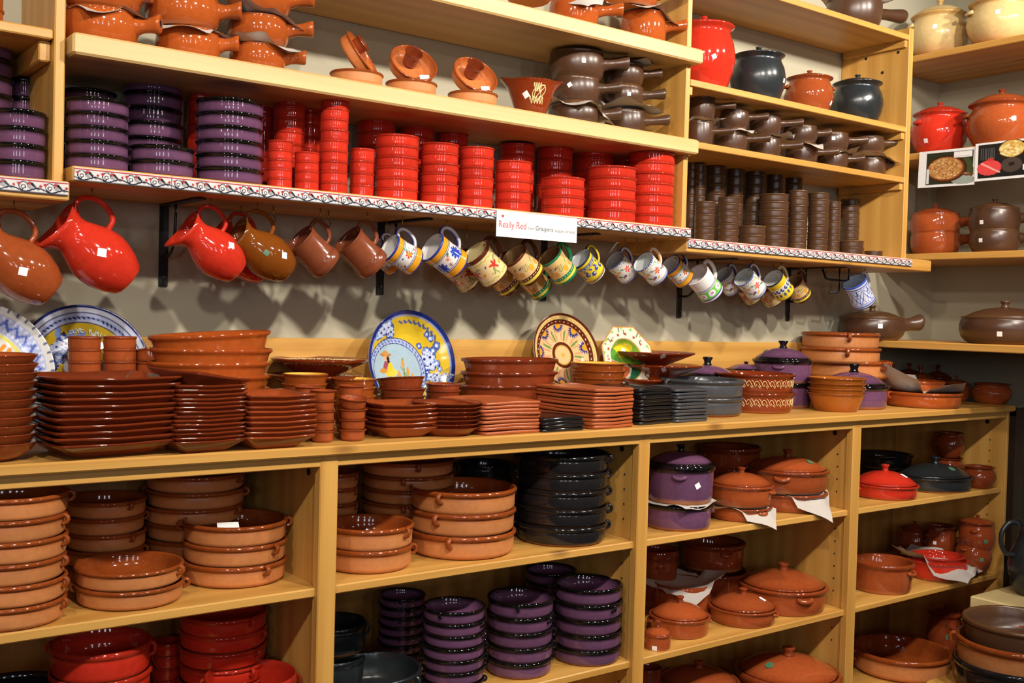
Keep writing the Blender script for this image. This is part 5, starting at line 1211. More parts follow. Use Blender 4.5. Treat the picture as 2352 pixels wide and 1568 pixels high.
    ('pot', 'terradark', 4.2086, -0.4500, 0.5795, 0.0725, 0.1394, 0.0000, 1, {'lid': 0, 'badge': (0.45, 0.5, 0.016)}, 'small lidded pot with seal', 'lower of the pair by the end panel', 'pot', 'dishes in the right end bay', 286),
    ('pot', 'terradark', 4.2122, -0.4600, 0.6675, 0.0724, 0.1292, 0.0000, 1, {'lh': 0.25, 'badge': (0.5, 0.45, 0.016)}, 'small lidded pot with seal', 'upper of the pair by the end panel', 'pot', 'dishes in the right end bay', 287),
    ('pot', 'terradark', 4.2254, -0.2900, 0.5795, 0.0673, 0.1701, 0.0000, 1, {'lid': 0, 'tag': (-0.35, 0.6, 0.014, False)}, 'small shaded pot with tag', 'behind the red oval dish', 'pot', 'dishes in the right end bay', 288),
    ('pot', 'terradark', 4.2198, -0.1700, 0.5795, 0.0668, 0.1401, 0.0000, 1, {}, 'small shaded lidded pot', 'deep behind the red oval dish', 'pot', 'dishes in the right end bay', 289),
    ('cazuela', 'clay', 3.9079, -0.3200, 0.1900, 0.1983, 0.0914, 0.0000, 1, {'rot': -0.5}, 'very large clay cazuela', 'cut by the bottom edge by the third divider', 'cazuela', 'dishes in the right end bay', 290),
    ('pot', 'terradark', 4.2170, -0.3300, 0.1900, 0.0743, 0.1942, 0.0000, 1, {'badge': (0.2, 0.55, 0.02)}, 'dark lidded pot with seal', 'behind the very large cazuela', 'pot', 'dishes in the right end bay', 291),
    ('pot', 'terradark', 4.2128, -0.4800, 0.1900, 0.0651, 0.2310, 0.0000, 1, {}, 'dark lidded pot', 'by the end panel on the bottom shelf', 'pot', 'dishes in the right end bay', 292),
]
PAPERS = [
    (0.7245, -0.24, 2.2696, 0.0624, 0.1912, 0.2, 293, 'tissue sheet in the left pile of orange pans', (-0.3, -0.1, 0.2, -0.2)),
    (0.9175, -0.23, 2.2664, 0.0656, 0.1861, 0.5, 294, 'tissue sheet in the middle pile of orange pans', (-0.3, -0.2, 0.1, 0.1)),
    (1.1085, -0.23, 2.2603, 0.0641, 0.1900, -0.1, 295, 'tissue sheet low in the right pile of orange pans', (0.3, -0.2, 0.1, 0.3)),
    (1.1081, -0.23, 2.3337, 0.0640, 0.1876, 0.1, 296, 'tissue sheet high in the right pile of orange pans', (0.3, -0.3, 0.1, 0.2)),
    (2.1874, -0.2, 2.2668, 0.0690, 0.2070, 0.3, 297, 'tissue sheet in the left pile of brown pans', (-0.2, -0.8, 0.1, 0.2)),
    (2.3931, -0.2, 2.2897, 0.0644, 0.2146, 0.1, 298, 'tissue sheet in the right pile of brown pans', (0.1, -0.1, 0.0, 0.3)),
    (2.4148, -0.2, 2.4326, 0.0603, 0.1578, 0.6, 299, 'tissue corner atop the brown pans', (0.1, 0.3, 0.3, 0.2)),
    (2.1728, -0.22, 2.5939, 0.0683, 0.2050, 0.3, 300, 'bright tissue sheet on the top shelf, left', (-0.8, -0.5, 0.1, 0.2)),
    (2.4320, -0.22, 2.6084, 0.0687, 0.2146, 0.1, 301, 'bright tissue sheet on the top shelf by the panel', (-0.2, -0.5, 0.1, 0.3)),
    (2.7660, -0.2, 2.2910, 0.0426, 0.1332, 0.0, 302, 'leftmost tissue sheet between the brown pans of the right unit', (0.2, 0.3, 0.2, -0.3)),
    (2.9434, -0.2, 2.2813, 0.0501, 0.1567, 0.25, 303, 'second tissue sheet between the brown pans of the right unit', (-0.3, -0.35, 0.2, 0.2)),
    (3.1407, -0.2, 2.2801, 0.0543, 0.1696, 0.5, 304, 'third tissue sheet between the brown pans of the right unit', (0.2, 0.3, 0.2, -0.3)),
    (3.3142, -0.2, 2.2746, 0.0557, 0.1741, 0.75, 305, 'fourth tissue sheet between the brown pans of the right unit', (-0.3, -0.35, 0.2, 0.2)),
    (3.5165, -0.2, 2.2676, 0.0547, 0.1708, 1.0, 306, 'fifth tissue sheet between the brown pans of the right unit', (0.2, 0.3, 0.2, -0.3)),
    (3.7541, -0.2, 2.2767, 0.0622, 0.1943, 1.25, 307, 'rightmost tissue sheet between the brown pans of the right unit', (-0.3, -0.35, 0.2, 0.2)),
    (3.6319, -0.2, 2.8771, 0.0900, 0.2596, 0.2, 308, 'tissue sheet in the lone pan on the topmost right shelf', (-0.1, 0.3, 0.2, 0.1)),
    (3.8666, -0.4, 1.3437, 0.1078, 0.3407, 0.6, 309, 'tissue sheet between the orange cazuelas on the counter', (0.3, 0.2, 0.7, 0.8)),
    (2.5003, -0.405, 1.0192, 0.1010, 0.2413, 0.1, 310, 'tissue sheet between the purple casseroles', (-0.1, 0.15, 0.1, 0.0)),
    (2.7904, -0.41, 0.9779, 0.0914, 0.2534, 0.75, 311, 'tissue sheet between terracotta casseroles, middle of the third bay', (-0.7, -0.5, 0.2, 0.1)),
    (3.0906, -0.36, 0.9972, 0.1282, 0.3221, 0.8, 312, 'tissue sheet with hanging corner by the third divider', (-0.9, 0.1, 0.1, 0.1)),
    (2.7151, -0.22, 0.6824, 0.0851, 0.2736, 0.2, 313, 'tissue sheet around the open cazuela on the second shelf', (-0.3, 0.5, 0.2, 0.1)),
    (4.0281, -0.4, 0.6391, 0.0893, 0.3392, 0.3, 314, 'large tissue sheet in the red oval dish', (-0.3, -0.35, 0.2, 0.5)),
    (4.4858, -0.3, 0.6811, 0.0656, 0.2124, 0.4, 315, 'tissue sheet between the sealed pots', (-0.2, -0.5, 0.1, 0.1)),
    (4.3980, -0.36, 0.6175, 0.0643, 0.1890, 0.2, 316, 'tissue sheet under the sealed pots', (-0.1, -0.4, 0.1, 0.1)),
]
DIPS = [
    (1.3668, -0.27, 2.1908, 0.0716, 0.75, 1.0, 'dip bowl with small cup, seen from the side, left set', False),
    (1.5368, -0.27, 2.1908, 0.0718, -0.15, 0.95, 'dip bowl with cup and large price card, middle set', True),
    (1.7425, -0.27, 2.1908, 0.0724, -0.1, 0.95, 'dip bowl with cup and small price tag, right set', True),
]
MORTAR = (1.9624, -0.26, 2.1908, 0.0770, 0.1065, 'brown two-spouted mortar bowl with cream floral slip and price tag')
PCARD = (0.9833, -0.4000, 1.0775)
DECO = (0.1440, 0.0719)

for a in MUGS: mug(*a)
for a in BROWN_MUGS: brown_mug(*a)
for a in JUGS: jug(*a)
for a in STACKS: stack(*a)
for x, y in ((1.33, -0.2), (1.17, -0.2), (2.0, -0.22), (2.45, -0.22)): hook(x, y, 1.867, u2, 0.045)

# ------------------------------------------------------------------ square and flat plates
def square_plate(a, h, st):
    key = ('sq', round(a, 4), h, st)
    if key in MC: return MC[key]
    rc = a * .12
    rg = [rrect(a * .55, a * .55, rc, 0.0), rrect(a * .6, a * .6, rc, 0.0), rrect(a * .64, a * .64, rc, h * .12), rrect(a * .97, a * .97, rc, h * .82, 4, -h * .06), rrect(a, a, rc, h * .92, 4, -h * .08), rrect(a * .985, a * .985, rc, h, 4, -h * .08),
          rrect(a * .95, a * .95, rc, h * .96, 4, -h * .06), rrect(a * .66, a * .66, rc, h * .36), rrect(a * .58, a * .58, rc, h * .26)]
    me = rings_mesh('square_plate', rg, [STY[st]], [(0, .4), (0, .2), (0, 0), (0, 0), (1, 0), (1, 0), (.8, 0), (0, 0), (0, 0)])
    MC[key] = me
    return me

def flat_plate(a, b, h, st, bow):
    key = ('fl', round(a, 4), round(b, 4), h, st, bow)
    if key in MC: return MC[key]
    rc = a * .14
    rg = [rrect(a * .93, b * .93, rc, 0.0, 4), rrect(a * .985, b * .985, rc, h * .12, 4, bow * .5), rrect(a, b, rc, h * .5, 4, bow), rrect(a * .99, b * .99, rc, h * .9, 4, bow), rrect(a * .965, b * .965, rc, h, 4, bow),
          rrect(a * .93, b * .93, rc, h * .82, 4, bow * .6), rrect(a * .8, b * .8, rc, h * .66, 4)]
    me = rings_mesh('flat_plate', rg, [STY[st]], [(0, .2), (0, 0), (.5, 0), (1, 0), (1, 0), (.4, 0), (0, 0)])
    MC[key] = me
    return me

def plate_stack(kind, st, x, y, z, a, b, h, p, n, rot, desc, place, group, seed, top=None, bow=0.0):
    rg = random.Random(seed)
    for i in range(n):
        j = a * .035
        me = square_plate(a * rg.uniform(.985, 1.01), h, st) if kind == 'sq' else flat_plate(a, b, h, st, bow * (1 if i % 3 else .6))
        rz = rot + rg.uniform(-.035, .035)
        tl = (rg.uniform(-.008, .008), rg.uniform(-.008, .008))
        zz = z + i * p
        if top and i == n - 1: rz = rot + top[0]; tl = (top[1], top[2]); zz += top[3]
        o = obj('square_plate' if kind == 'sq' else 'flat_plate', me, None, (x + (rg.uniform(-j, j) if i else 0), y + (rg.uniform(-j, j) if i else 0), zz), (tl[0], tl[1], rz))
        tag(o, stack_label(desc, place, i, n), 'plate', group)
gp = 'square plates on the counter'
plate_stack('sq', 'terradark', 0.672, -0.43, ZC, .132, .132, .036, .0134, 11, .1, 'large glossy brown square plate', 'in front at left', gp, 1)
plate_stack('sq', 'terradark', 0.872, -0.478, ZC, .083, .083, .03, .0094, 15, .06, 'medium glossy brown square plate', 'second from the left, tallest', gp, 2, top=(.35, .05, .12, .012))
plate_stack('sq', 'terra', 1.038, -0.478, ZC, .087, .087, .032, .0118, 9, .05, 'medium terracotta square plate', 'beside the tapas cups', gp, 3)
plate_stack('sq', 'terra', 1.06, -0.33, ZC, .062, .062, .026, .0105, 9, .2, 'small terracotta square plate', 'behind the medium terracotta ones', gp, 4)
plate_stack('sq', 'terra', 1.425, -0.425, ZC, .08, .08, .03, .0118, 6, -.05, 'small terracotta square plate', 'right of the tapas cups', gp, 5)
plate_stack('fl', 'flat', 1.725, -0.415, ZC, .1, .11, .0095, .0097, 9, .03, 'flat terracotta rectangular plate', 'left of the low dark one', gp, 6, bow=.002)
plate_stack('fl', 'flat', 2.085, -0.40, ZC, .088, .125, .0105, .0105, 11, .12, 'flat orange square plate', 'behind the low dark one', gp, 7, bow=-.003)
plate_stack('fl', 'black', 1.9, -0.445, ZC, .078, .085, .0095, .0098, 4, .04, 'glossy dark flat plate', 'lowest in front', gp, 8, bow=.002)
plate_stack('fl', 'black', 2.285, -0.385, ZC, .076, .11, .0105, .011, 10, .1, 'black flat square plate', 'between orange plates and slate ones', gp, 9, bow=.002)
plate_stack('fl', 'grey', 2.452, -0.395, ZC, .078, .095, .0095, .0105, 10, .06, 'slate grey flat square plate', 'in front of the grey casseroles', gp, 10, bow=.001)

# ------------------------------------------------------------------ painted plates leaning on the backsplash
def polar_plate(kind, R):
    na, nr = 220, 64
    a = np.linspace(0, 2 * PI, na, endpoint=False)
    rad = np.linspace(0.0, 1.0, nr)
    A, Q = np.meshgrid(a, rad)
    U = Q * np.cos(A); V = Q * np.sin(A)
    p = Pnt(U, V, '#D9D7D2')
    blu, nav, yel = '#4A62B0', '#1E2A6E', '#D2B02A'
    def ring(r0, r1, c): p.m((Q >= r0) & (Q <= r1), c)
    def cluster(x, y, s, seed):
        rg = random.Random(seed)
        for k in range(16):
            dx, dy = rg.gauss(0, .45) * s, rg.gauss(0, .45) * s; rr = rg.uniform(.16, .3) * s
            p.ell(x + dx, y + dy, rr * 1.15, rr, rg.uniform(0, 3), nav); p.ell(x + dx, y + dy, rr * .95, rr * .82, rg.uniform(0, 3), rg.choice(['#7E96CE', '#A8B8E0', '#5A74BC'])); p.ell(x + dx, y + dy, rr * .4, rr * .35, 0, '#E2E6F2')
        for k in range(4): p.flower(x + rg.gauss(0, .3) * s, y + rg.gauss(0, .3) * s, s * .32, 6, '#C2CCE8', nav)
    if kind == 'white':
        ring(.6, .635, '#E6DC72'); ring(.66, .9, '#B4BCE0')
        for k in range(60):
            t = 2 * PI * k / 60
            p.ell(.78 * math.cos(t), .78 * math.sin(t), .1, .018, t + .7 * (-1) ** k, '#5A6AB8'); p.ell(.7 * math.cos(t), .7 * math.sin(t), .03, .02, t, '#DDE0F0'); p.ell(.86 * math.cos(t), .86 * math.sin(t), .03, .02, t, '#DDE0F0')
        for k in range(44):
            t = 2 * PI * k / 44; p.ell(.975 * math.cos(t), .975 * math.sin(t), .03, .022, t, nav)
        for x, y, c in ((.3, .33, '#E2923A'), (.38, .28, '#E2923A'), (.24, .27, '#E2923A'), (-.2, .2, '#D2523A'), (.1, -.3, '#E2923A')): p.leaf(x, y, .06, .03, .9, c)
        for x, y, t in ((.22, .2, 2.3), (.36, .16, .4), (.28, .1, 1.4), (-.3, .1, 2.0)): p.leaf(x, y, .06, .035, t, '#3E7A4A')
        p.line(.28, .02, .32, .3, .012, '#5A6A3A'); p.ell(.5, .12, .09, .03, .8, '#8A7A6A'); p.ell(.5, .22, .02, .02, 0, '#C2445A'); p.ell(.45, -.05, .03, .02, 0, '#C2445A')
    elif kind == 'tortilla':
        ring(0, .74, yel); ring(.74, .755, nav); ring(.755, .88, '#C2CAE6'); ring(.8, .83, '#8A9ACE'); ring(.88, .9, nav); ring(.9, .955, '#D6DAE8'); ring(.955, 1.01, nav)
        for k in range(70):
            t = 2 * PI * k / 70; p.ell(.815 * math.cos(t), .815 * math.sin(t), .03, .014, t + .8, nav)
        cluster(-.33, .3, .26, 3); cluster(.45, -.1, .3, 4); cluster(-.45, -.25, .3, 5)
        for dx in (-.1, .08, .2): p.leaf(-.28 + dx, .5, .09, .045, 1.0 - dx * 2, '#7E96CE')
        ring(0, .3, '#DDE4EE')
    elif kind == 'figure':
        ring(0, .94, yel); ring(.93, 1.01, nav); ring(.9, .93, '#8A96C2')
        cluster(-.5, .6, .28, 7); cluster(.48, .08, .34, 8); cluster(.55, -.3, .22, 9); cluster(.84, -.3, .1, 10)
        for k in range(9):
            t = 1.75 - .14 * k; p.ell(.78 * math.cos(t), .78 * math.sin(t), .05, .02, t + 1.2 + .4 * (k % 2), '#4A5A8C'); p.ell(.81 * math.cos(t + .05), .81 * math.sin(t + .05), .02, .03, t, '#4A5A8C')
        # round medallion, low and to the left
        mx, my = -.3, -.2
        dm = np.hypot(U - mx, V - my); inn = Q < .93
        p.m((dm < .69) & inn, nav); p.m((dm < .672) & inn, '#A8B4D8')
        for k in range(46):
            t = 2 * PI * k / 46
            if math.hypot(mx + .63 * math.cos(t), my + .63 * math.sin(t)) < .88: p.ell(mx + .63 * math.cos(t), my + .63 * math.sin(t), .035, .015, t + .9, '#5A6AB0')
        p.m((dm < .585) & inn, nav); p.m((dm < .57) & inn, '#A4BAC6')
        for k in range(9): p.ell(-.62 + .09 * k, .24 - .03 * (k % 3), .09, .012, .05, '#98B8C8')
        # field worker in straw hat, and reeds
        p.ell(-.46, -.12, .11, .17, .2, '#E6BE34'); p.ell(-.53, -.06, .05, .14, -.3, '#9A4A5A'); p.ell(-.38, -.2, .11, .07, .6, '#E8C84A'); p.ell(-.6, -.15, .1, .05, .1, '#C88A3A')
        p.ell(-.5, .1, .055, .07, 0, '#D8A27A'); p.ell(-.46, .07, .03, .08, .2, '#2A2020'); p.ell(-.52, .16, .14, .035, -.05, '#B47A3A'); p.ell(-.52, .19, .07, .05, 0, '#C48E4A'); p.ell(-.44, -.34, .16, .08, 0, '#4A5A96'); p.ell(-.3, -.36, .04, .1, .2, '#8A3A4A')
        for x, h0, l, w in ((-.1, -.6, .68, .018), (-.2, -.6, .42, .016), (.0, -.6, .5, .015), (.1, -.6, .36, .015)):
            p.line(x, h0, x - .03, h0 + l, w, '#6E8A4A'); p.ell(x - .03, h0 + l * .85, .03, .09, .1, '#D8923A'); p.leaf(x, h0 + l * .45, .1, .025, 1.1, '#8AA27A'); p.leaf(x, h0 + l * .6, .08, .02, 2.2, '#8AA27A')
        for k in range(14): p.ell(-.75 + .06 * k, -.5 + .03 * (k % 3), .05, .03, k, ['#5A8A4A', '#C2CCD8', '#C2523A', '#6E7AB0'][k % 4])
    elif kind == 'sunflower':
        ring(0, 1.01, '#E2B27E'); ring(.94, 1.01, '#5A2412'); ring(.8, .94, '#E0C07A'); ring(.76, .86, '#5A2412')
        for k in range(40):
            t = 2 * PI * k / 40; p.ell(.81 * math.cos(t), .81 * math.sin(t), .022, .012, t + PI / 2, '#E8DEC8')
        for k in range(90):
            t = 2 * PI * k / 90; p.ell(.9 * math.cos(t), .9 * math.sin(t), .02, .006, t + .8, '#8A6A2A')
        for k in range(9):
            t = 2 * PI * k / 9 + .25
            for j in range(9):
                s = t + PI + (j - 4) * .36; p.leaf(.72 * math.cos(t), .72 * math.sin(t), .085, .02, s, '#2A3A78')
            p.m((np.hypot(U - .73 * math.cos(t), V - .73 * math.sin(t)) < .085) & (Q < .755), '#E29A2A')
            t += PI / 9
            p.leaf(.34 * math.cos(t), .34 * math.sin(t), .15, .032, t, '#6E8A42'); p.leaf(.36 * math.cos(t + .18), .36 * math.sin(t + .18), .12, .022, t + .18, '#D88A6A'); p.leaf(.36 * math.cos(t - .18), .36 * math.sin(t - .18), .12, .022, t - .18, '#D88A6A')
        ring(.25, .32, '#5A2412'); ring(.22, .245, '#C2A24A'); ring(.0, .06, '#E2A23A')
    # dished profile
    hgt = np.where(Q < .55, 0.0, ((Q - .55) / .45) ** 1.2 * .17) * R + .012
    n = na
    rings = [[(R * U[i, j], R * V[i, j], hgt[i, j]) for j in range(na)] for i in range(1, nr)]
    cols = [p.C[i] for i in range(1, nr)]
    rings += [circ(R * 1.0, hgt[-1, 0] - .004, na), circ(R * .8, hgt[int(nr * .8), 0] - .012, na), circ(R * .55, 0.0, na)]
    cols += [np.tile(L('#D8CDB8'), (na, 1))] * 3
    P = np.concatenate(cols + [p.C[:1, 0], np.array([L('#D8CDB8')])])
    return rings_mesh('painted_plate', rings, [PAINT], paint=P)

def text_mesh(s, size, mat, ext=0.0004):
    cu = bpy.data.curves.new('t', 'FONT'); cu.body = s; cu.size = size; cu.extrude = ext; cu.align_x = 'CENTER'
    o = bpy.data.objects.new('t', cu); COLL.objects.link(o)
    dg = bpy.context.evaluated_depsgraph_get(); dg.update()
    me = bpy.data.meshes.new_from_object(o.evaluated_get(dg))
    bpy.data.objects.remove(o)
    me.materials.clear(); me.materials.append(mat)
    return me

def arc_text(s, R, size, a0, a1, mat, z):
    V = []; F = []
    for i, ch in enumerate(s):
        if ch == ' ': continue
        t = a0 + (a1 - a0) * i / (len(s) - 1)
        me = text_mesh(ch, size, mat)
        b = len(V)
        for v in me.vertices:
            x, y = v.co.x, v.co.y
            rt = t - PI / 2
            V.append((R * math.cos(t) + x * math.cos(rt) - y * math.sin(rt), R * math.sin(t) + x * math.sin(rt) + y * math.cos(rt), z + v.co.z))
        F += [tuple(b + k for k in q.vertices) for q in me.polygons]
        bpy.data.meshes.remove(me)
    return mesh('lettering', V, F, [mat], smooth=False)

def lean(name, body, x, z, R, yb, ang, psi, label, parts=()):
    """Stand a plate on the counter, its foot at yb, leaning back by ang from upright."""
    c = Vector((x, yb + R * math.sin(ang), z + R * math.cos(ang)))
    e = empty(name, c, (PI / 2 - ang, 0, psi))
    tag(e, label, 'plate', 'painted plates leaning on the wall')
    obj('body', body, e)
    for pn, pm, pl, pr in parts: obj(pn, pm, e, pl, pr)
    return e
INK = plain('black_brush_ink', '#15141C', 0.3)
lean('painted_plate', polar_plate('white', .158), 0.487, ZC, .158, -.175, .25, 0.0, 'white plate with blue scalloped edge at the left picture edge')
lean('painted_plate', polar_plate('tortilla', .16), 0.742, ZC, .16, -.085, .3, 0.0, 'yellow plate with blue border reading VUELVE TORTILLAS', [('lettering', arc_text('VUELVE TORTILLAS', .094, .022, 2.02, .62, INK, .0165), (0, 0, 0), (0, 0, 0))])
lean('painted_plate', polar_plate('figure', .155), 1.664, ZC + .015, .155, -.1, .2, .06, 'yellow plate with blue flowers and a figure in straw hat')
rs = board('plate_riser', 2.1, 2.68, -.135, -.0235, ZC, ZC + .056, WX, None, .003); tag(rs, 'low pine riser behind the cake stands', 'riser')
lean('painted_plate', polar_plate('sunflower', .138), 2.255, ZC + .057, .138, -.12, .3, 0.0, 'cream plate with brown rim, blue sunflowers and green leaves')

def octagon_plate(R):
    k = 14; na = 8 * k; nr = 46
    rings = []; cols = []
    for i in range(1, nr):
        q = i / (nr - 1)
        ring = []; cc = []
        for j in range(na):
            t = 2 * PI * j / na
            s = ((t + PI / 8) % (PI / 4)) - PI / 8
            ro = math.cos(PI / 8) / math.cos(s)
            m = min(1.0, max(0.0, (q - .55) / .2))
            rr = q * ((1 - m) + m * ro) * R
            h = .012 + (0 if q < .45 else (.028 if q > .62 else .028 * (q - .45) / .17)) + max(0, q - .62) * .02
            ring.append((rr * math.cos(t), rr * math.sin(t), h)); cc.append((rr / R * math.cos(t), rr / R * math.sin(t), q))
        rings.append(ring); cols.append(cc)
    G = np.array(cols); U, V, Q = G[..., 0], G[..., 1], G[..., 2]
    p = Pnt(U, V, '#EADFC8')
    p.m(Q < .62, '#D8B45A'); p.m(Q < .585, '#7EB23A')
    p.ell(.05, .3, .34, .2, .1, '#D8C42E'); p.ell(-.3, .1, .2, .3, .3, '#5A9A3A'); p.ell(.3, .1, .14, .2, 0, '#9AC23A')
    p.m((Q < .585) & (V < -.1), '#2A6A4A'); p.m((np.hypot(U + .1, V + .12) < .42) & (V < -.08 - .35 * U) & (Q < .58), '#E8DCC0'); p.m((np.hypot(U + .1, V + .12) < .36) & (V < -.1 - .35 * U) & (Q < .58), '#D8623A')
    for kx in range(6): p.ell(-.3 + .09 * kx, -.2 - .03 * kx, .02, .01, .5, '#2A1A14')
    rg = random.Random(4)
    for kx in range(30):
        t = 2 * PI * kx / 30; r0 = .8 + .08 * (-1) ** kx
        p.ell(r0 * math.cos(t), r0 * math.sin(t), .045, .04, 0, '#A2402A' if kx % 2 else '#8ABA4A'); p.line(.72 * math.cos(t + .1), .72 * math.sin(t + .1), .9 * math.cos(t + .12), .9 * math.sin(t + .12), .008, '#5A6A3A')
    p.m(Q > .975, '#C88A3A')
    C = [p.C[i] for i in range(len(rings))]
    rings += [[(x * .99, y * .99, z - .006) for x, y, z in rings[-1]], circ(R * .55, 0.0, na)]
    C += [np.tile(L('#E0D4BC'), (na, 1))] * 2
    P = np.concatenate(C + [p.C[:1, 0], np.array([L('#E0D4BC')])])
    return rings_mesh('octagonal_plate', rings, [PAINT], paint=P)
lean('octagonal_plate', octagon_plate(.124), 2.525, ZC + .057, .115, -.11, .3, 0.0, 'octagonal plate with berry border and green fruit centre', [('price_tag', boxmesh('price_tag', .017, .021, .001, [TAGM]), (.012, .035, .0125), (0, 0, -.3))])

# ------------------------------------------------------------------ tissue paper sheets
def paper(x, y, z, R, size, rot, seed, lab, lift=(0, 0, 0, 0), flat=.6):
    """Square tissue sheet lying on a rim, its corners hanging down or curling up."""
    rg = random.Random(seed); k = 14; V = []; F = []
    ph = [rg.uniform(0, 6) for _ in range(4)]
    for i in range(k + 1):
        for j in range(k + 1):
            u = (j / k - .5) * size; v = (i / k - .5) * size
            r = math.hypot(u, v); zz = 0.0
            ex = max(0.0, r - R)
            if r < R * .9: zz -= .012 * (1 - r / (R * .9))
            cu, cv = max(0, u), max(0, v)
            wgt = [max(0, -u) * max(0, -v), cu * max(0, -v), cu * cv, max(0, -u) * cv]
            tw = sum(wgt) + 1e-9
            lf = sum(w * l for w, l in zip(wgt, lift)) / tw
            zz += ex * (lf if any(lift) else -.5)
            zz += .004 * math.sin(40 * u + ph[0]) * math.sin(34 * v + ph[1]) * min(1, ex / .02) + .006 * math.sin(math.atan2(v, u) * 5 + ph[2]) * min(1, ex / .03)
            sh = 1 - .12 * min(1, ex / .05)
            V.append((u * sh, v * sh, zz))
    for i in range(k):
        for j in range(k):
            a = i * (k + 1) + j; F.append((a, a + 1, a + k + 2, a + k + 1))
    n = len(V)
    V += [(a, b, c - .0006) for a, b, c in V]
    F += [tuple(n + q for q in reversed(f)) for f in F[:]]
    o = obj('paper_sheet', mesh('paper_sheet', V, F, [PAPER]), None, (x, y, z), (0, 0, rot))
    tag(o, lab, 'paper', 'tissue sheets between the pots')
for a in PAPERS: paper(*a)

# ------------------------------------------------------------------ small dish sets on the middle shelf
ZM = 2.1908
def squiggle(name, fn, n, r, mat):
    return tube(name, [fn(i / (n - 1)) for i in range(n)], r, [mat], 6)
def dip_set(x, y, z, R, rot, tilt, lab, tagged):
    low_d = make('ramekin', 'clay', (x, y, z), R, R * .52, rot, {'name': 'dip_dish'}, 'clay dish under ' + lab, 'dish', 'dip sets on the middle shelf')
    c = Vector((x, y, z + R * .52 + R * .62))
    e = empty('dip_bowl_with_cup', c, (tilt, 0, rot))
    tag(e, lab, 'bowl', 'dip sets on the middle shelf')
    obj('body', lathe('dip_bowl', P_ramekin(.5), 'clay2', R * .95, R * .48, 44), e, (0, 0, -R * .2))
    obj('cup', lathe('cup', P_CUP, 'terradark', R * .36, R * .62, 28), e, (0, R * .32, -R * .12))
    pts = []
    for i in range(60):
        t = i / 59
        a = -PI / 2 - 1.05 + 2.1 * t
        rr = R * (.66 + .05 * math.sin(t * 44) - .03 * math.sin(t * 17))
        pts.append((rr * math.cos(a), rr * math.sin(a), -R * .2 + R * .075 + max(0, rr - R * .68) * .3))
    obj('slip_writing', tube('slip_writing', pts, .0011, [SLIPW], 6), e)
    if tagged:
        obj('price_tag', boxmesh('price_tag', .03, .018, .0008, [TAGM]), e, (R * .45, -R * .45, -R * .05), (.5, 0, .2))
STY['clay2'] = ware('clay_and_brown_inside', '#C8733C', '#9A4418', 0.4, 0.15, soft=0.2)
for a in DIPS: dip_set(*a)
# two-spouted mortar bowl
P_MORTAR = [(0.0, 0.02, 0, .5), (0.4, 0.02, 0, .5), (0.43, 0.0, 0, .4), (0.5, 0.02, 0, 0), (0.62, 0.2, 0, 0), (0.78, 0.5, 0, 0), (0.9, 0.78, 0, 0), (0.95, 0.9, 0, 0), (1.0, 0.97, 1, 0), (0.99, 1.0, 1, 0), (0.92, 0.98, 1, 0), (0.84, 0.8, .3, 0), (0.65, 0.35, 0, 0), (0.4, 0.12, 0, 0), (0.0, 0.1, 0, 0)]
def mortar(x, y, z, R, h, lab):
    n = 48; rings = []
    for r, t, a, b in P_MORTAR:
        ring = []
        for j in range(n):
            an = 2 * PI * j / n; rr = r * R; zz = t * h
            if t > .75 and r > .8:
                s = max(0, abs(math.cos(an))) ** 14 * (t - .75) / .25
                rr += R * .28 * s; zz += h * .08 * s
            ring.append((rr * math.cos(an), rr * math.sin(an), zz))
        rings.append(ring)
    e = empty('mortar_bowl', (x, y, z), (0, 0, -.45)); tag(e, lab, 'bowl')
    obj('body', rings_mesh('mortar_body', rings, [STY['slip']], [(p[2], p[3]) for p in P_MORTAR]), e)
    fa = face(x, y) + .45
    V = None
    for q, fn in enumerate((lambda t: (.45 - .1 * t + .22 * math.sin(t * 12), .62 + .2 * math.cos(t * 9)), lambda t: (-.1 + .75 * t, .42 + .1 * math.sin(t * 30)), lambda t: (.1 + .35 * t, .75 + .12 * math.sin(t * 24)), lambda t: (.25 + .2 * math.cos(t * 6.3), .55 + .17 * math.sin(t * 6.3)))):
        pts = []
        for i in range(50):
            a, zt = fn(i / 49)
            r = interp_prof(P_MORTAR, min(.9, zt)) * R + .0006
            pts.append((r * math.cos(fa + a), r * math.sin(fa + a), zt * h))
        obj('slip_decoration', tube('slip_decoration', pts, .0013, [SLIPW], 6), e)
    obj('price_tag', tagmesh(P_MORTAR, R, h, .55, .018, True), e, (0, 0, 0), (0, 0, fa - .25))
    pe = obj('pestle', lathe('pestle', [(0, 0, 0, 0), (.6, .0, 0, 0), (1, .06, 0, 0), (1, .14, 0, 0), (.5, .25, 0, 0), (.45, .85, 0, 0), (.9, .93, 0, 0), (.7, 1, 0, 0), (0, 1, 0, 0)], 'cream', .014, .1, 18), None, (x - .01, y + .01, z + h * .2), (.35, .2, 0))
    tag(pe, 'small pale wooden pestle standing in the brown mortar bowl', 'pestle')
mortar(*MORTAR)

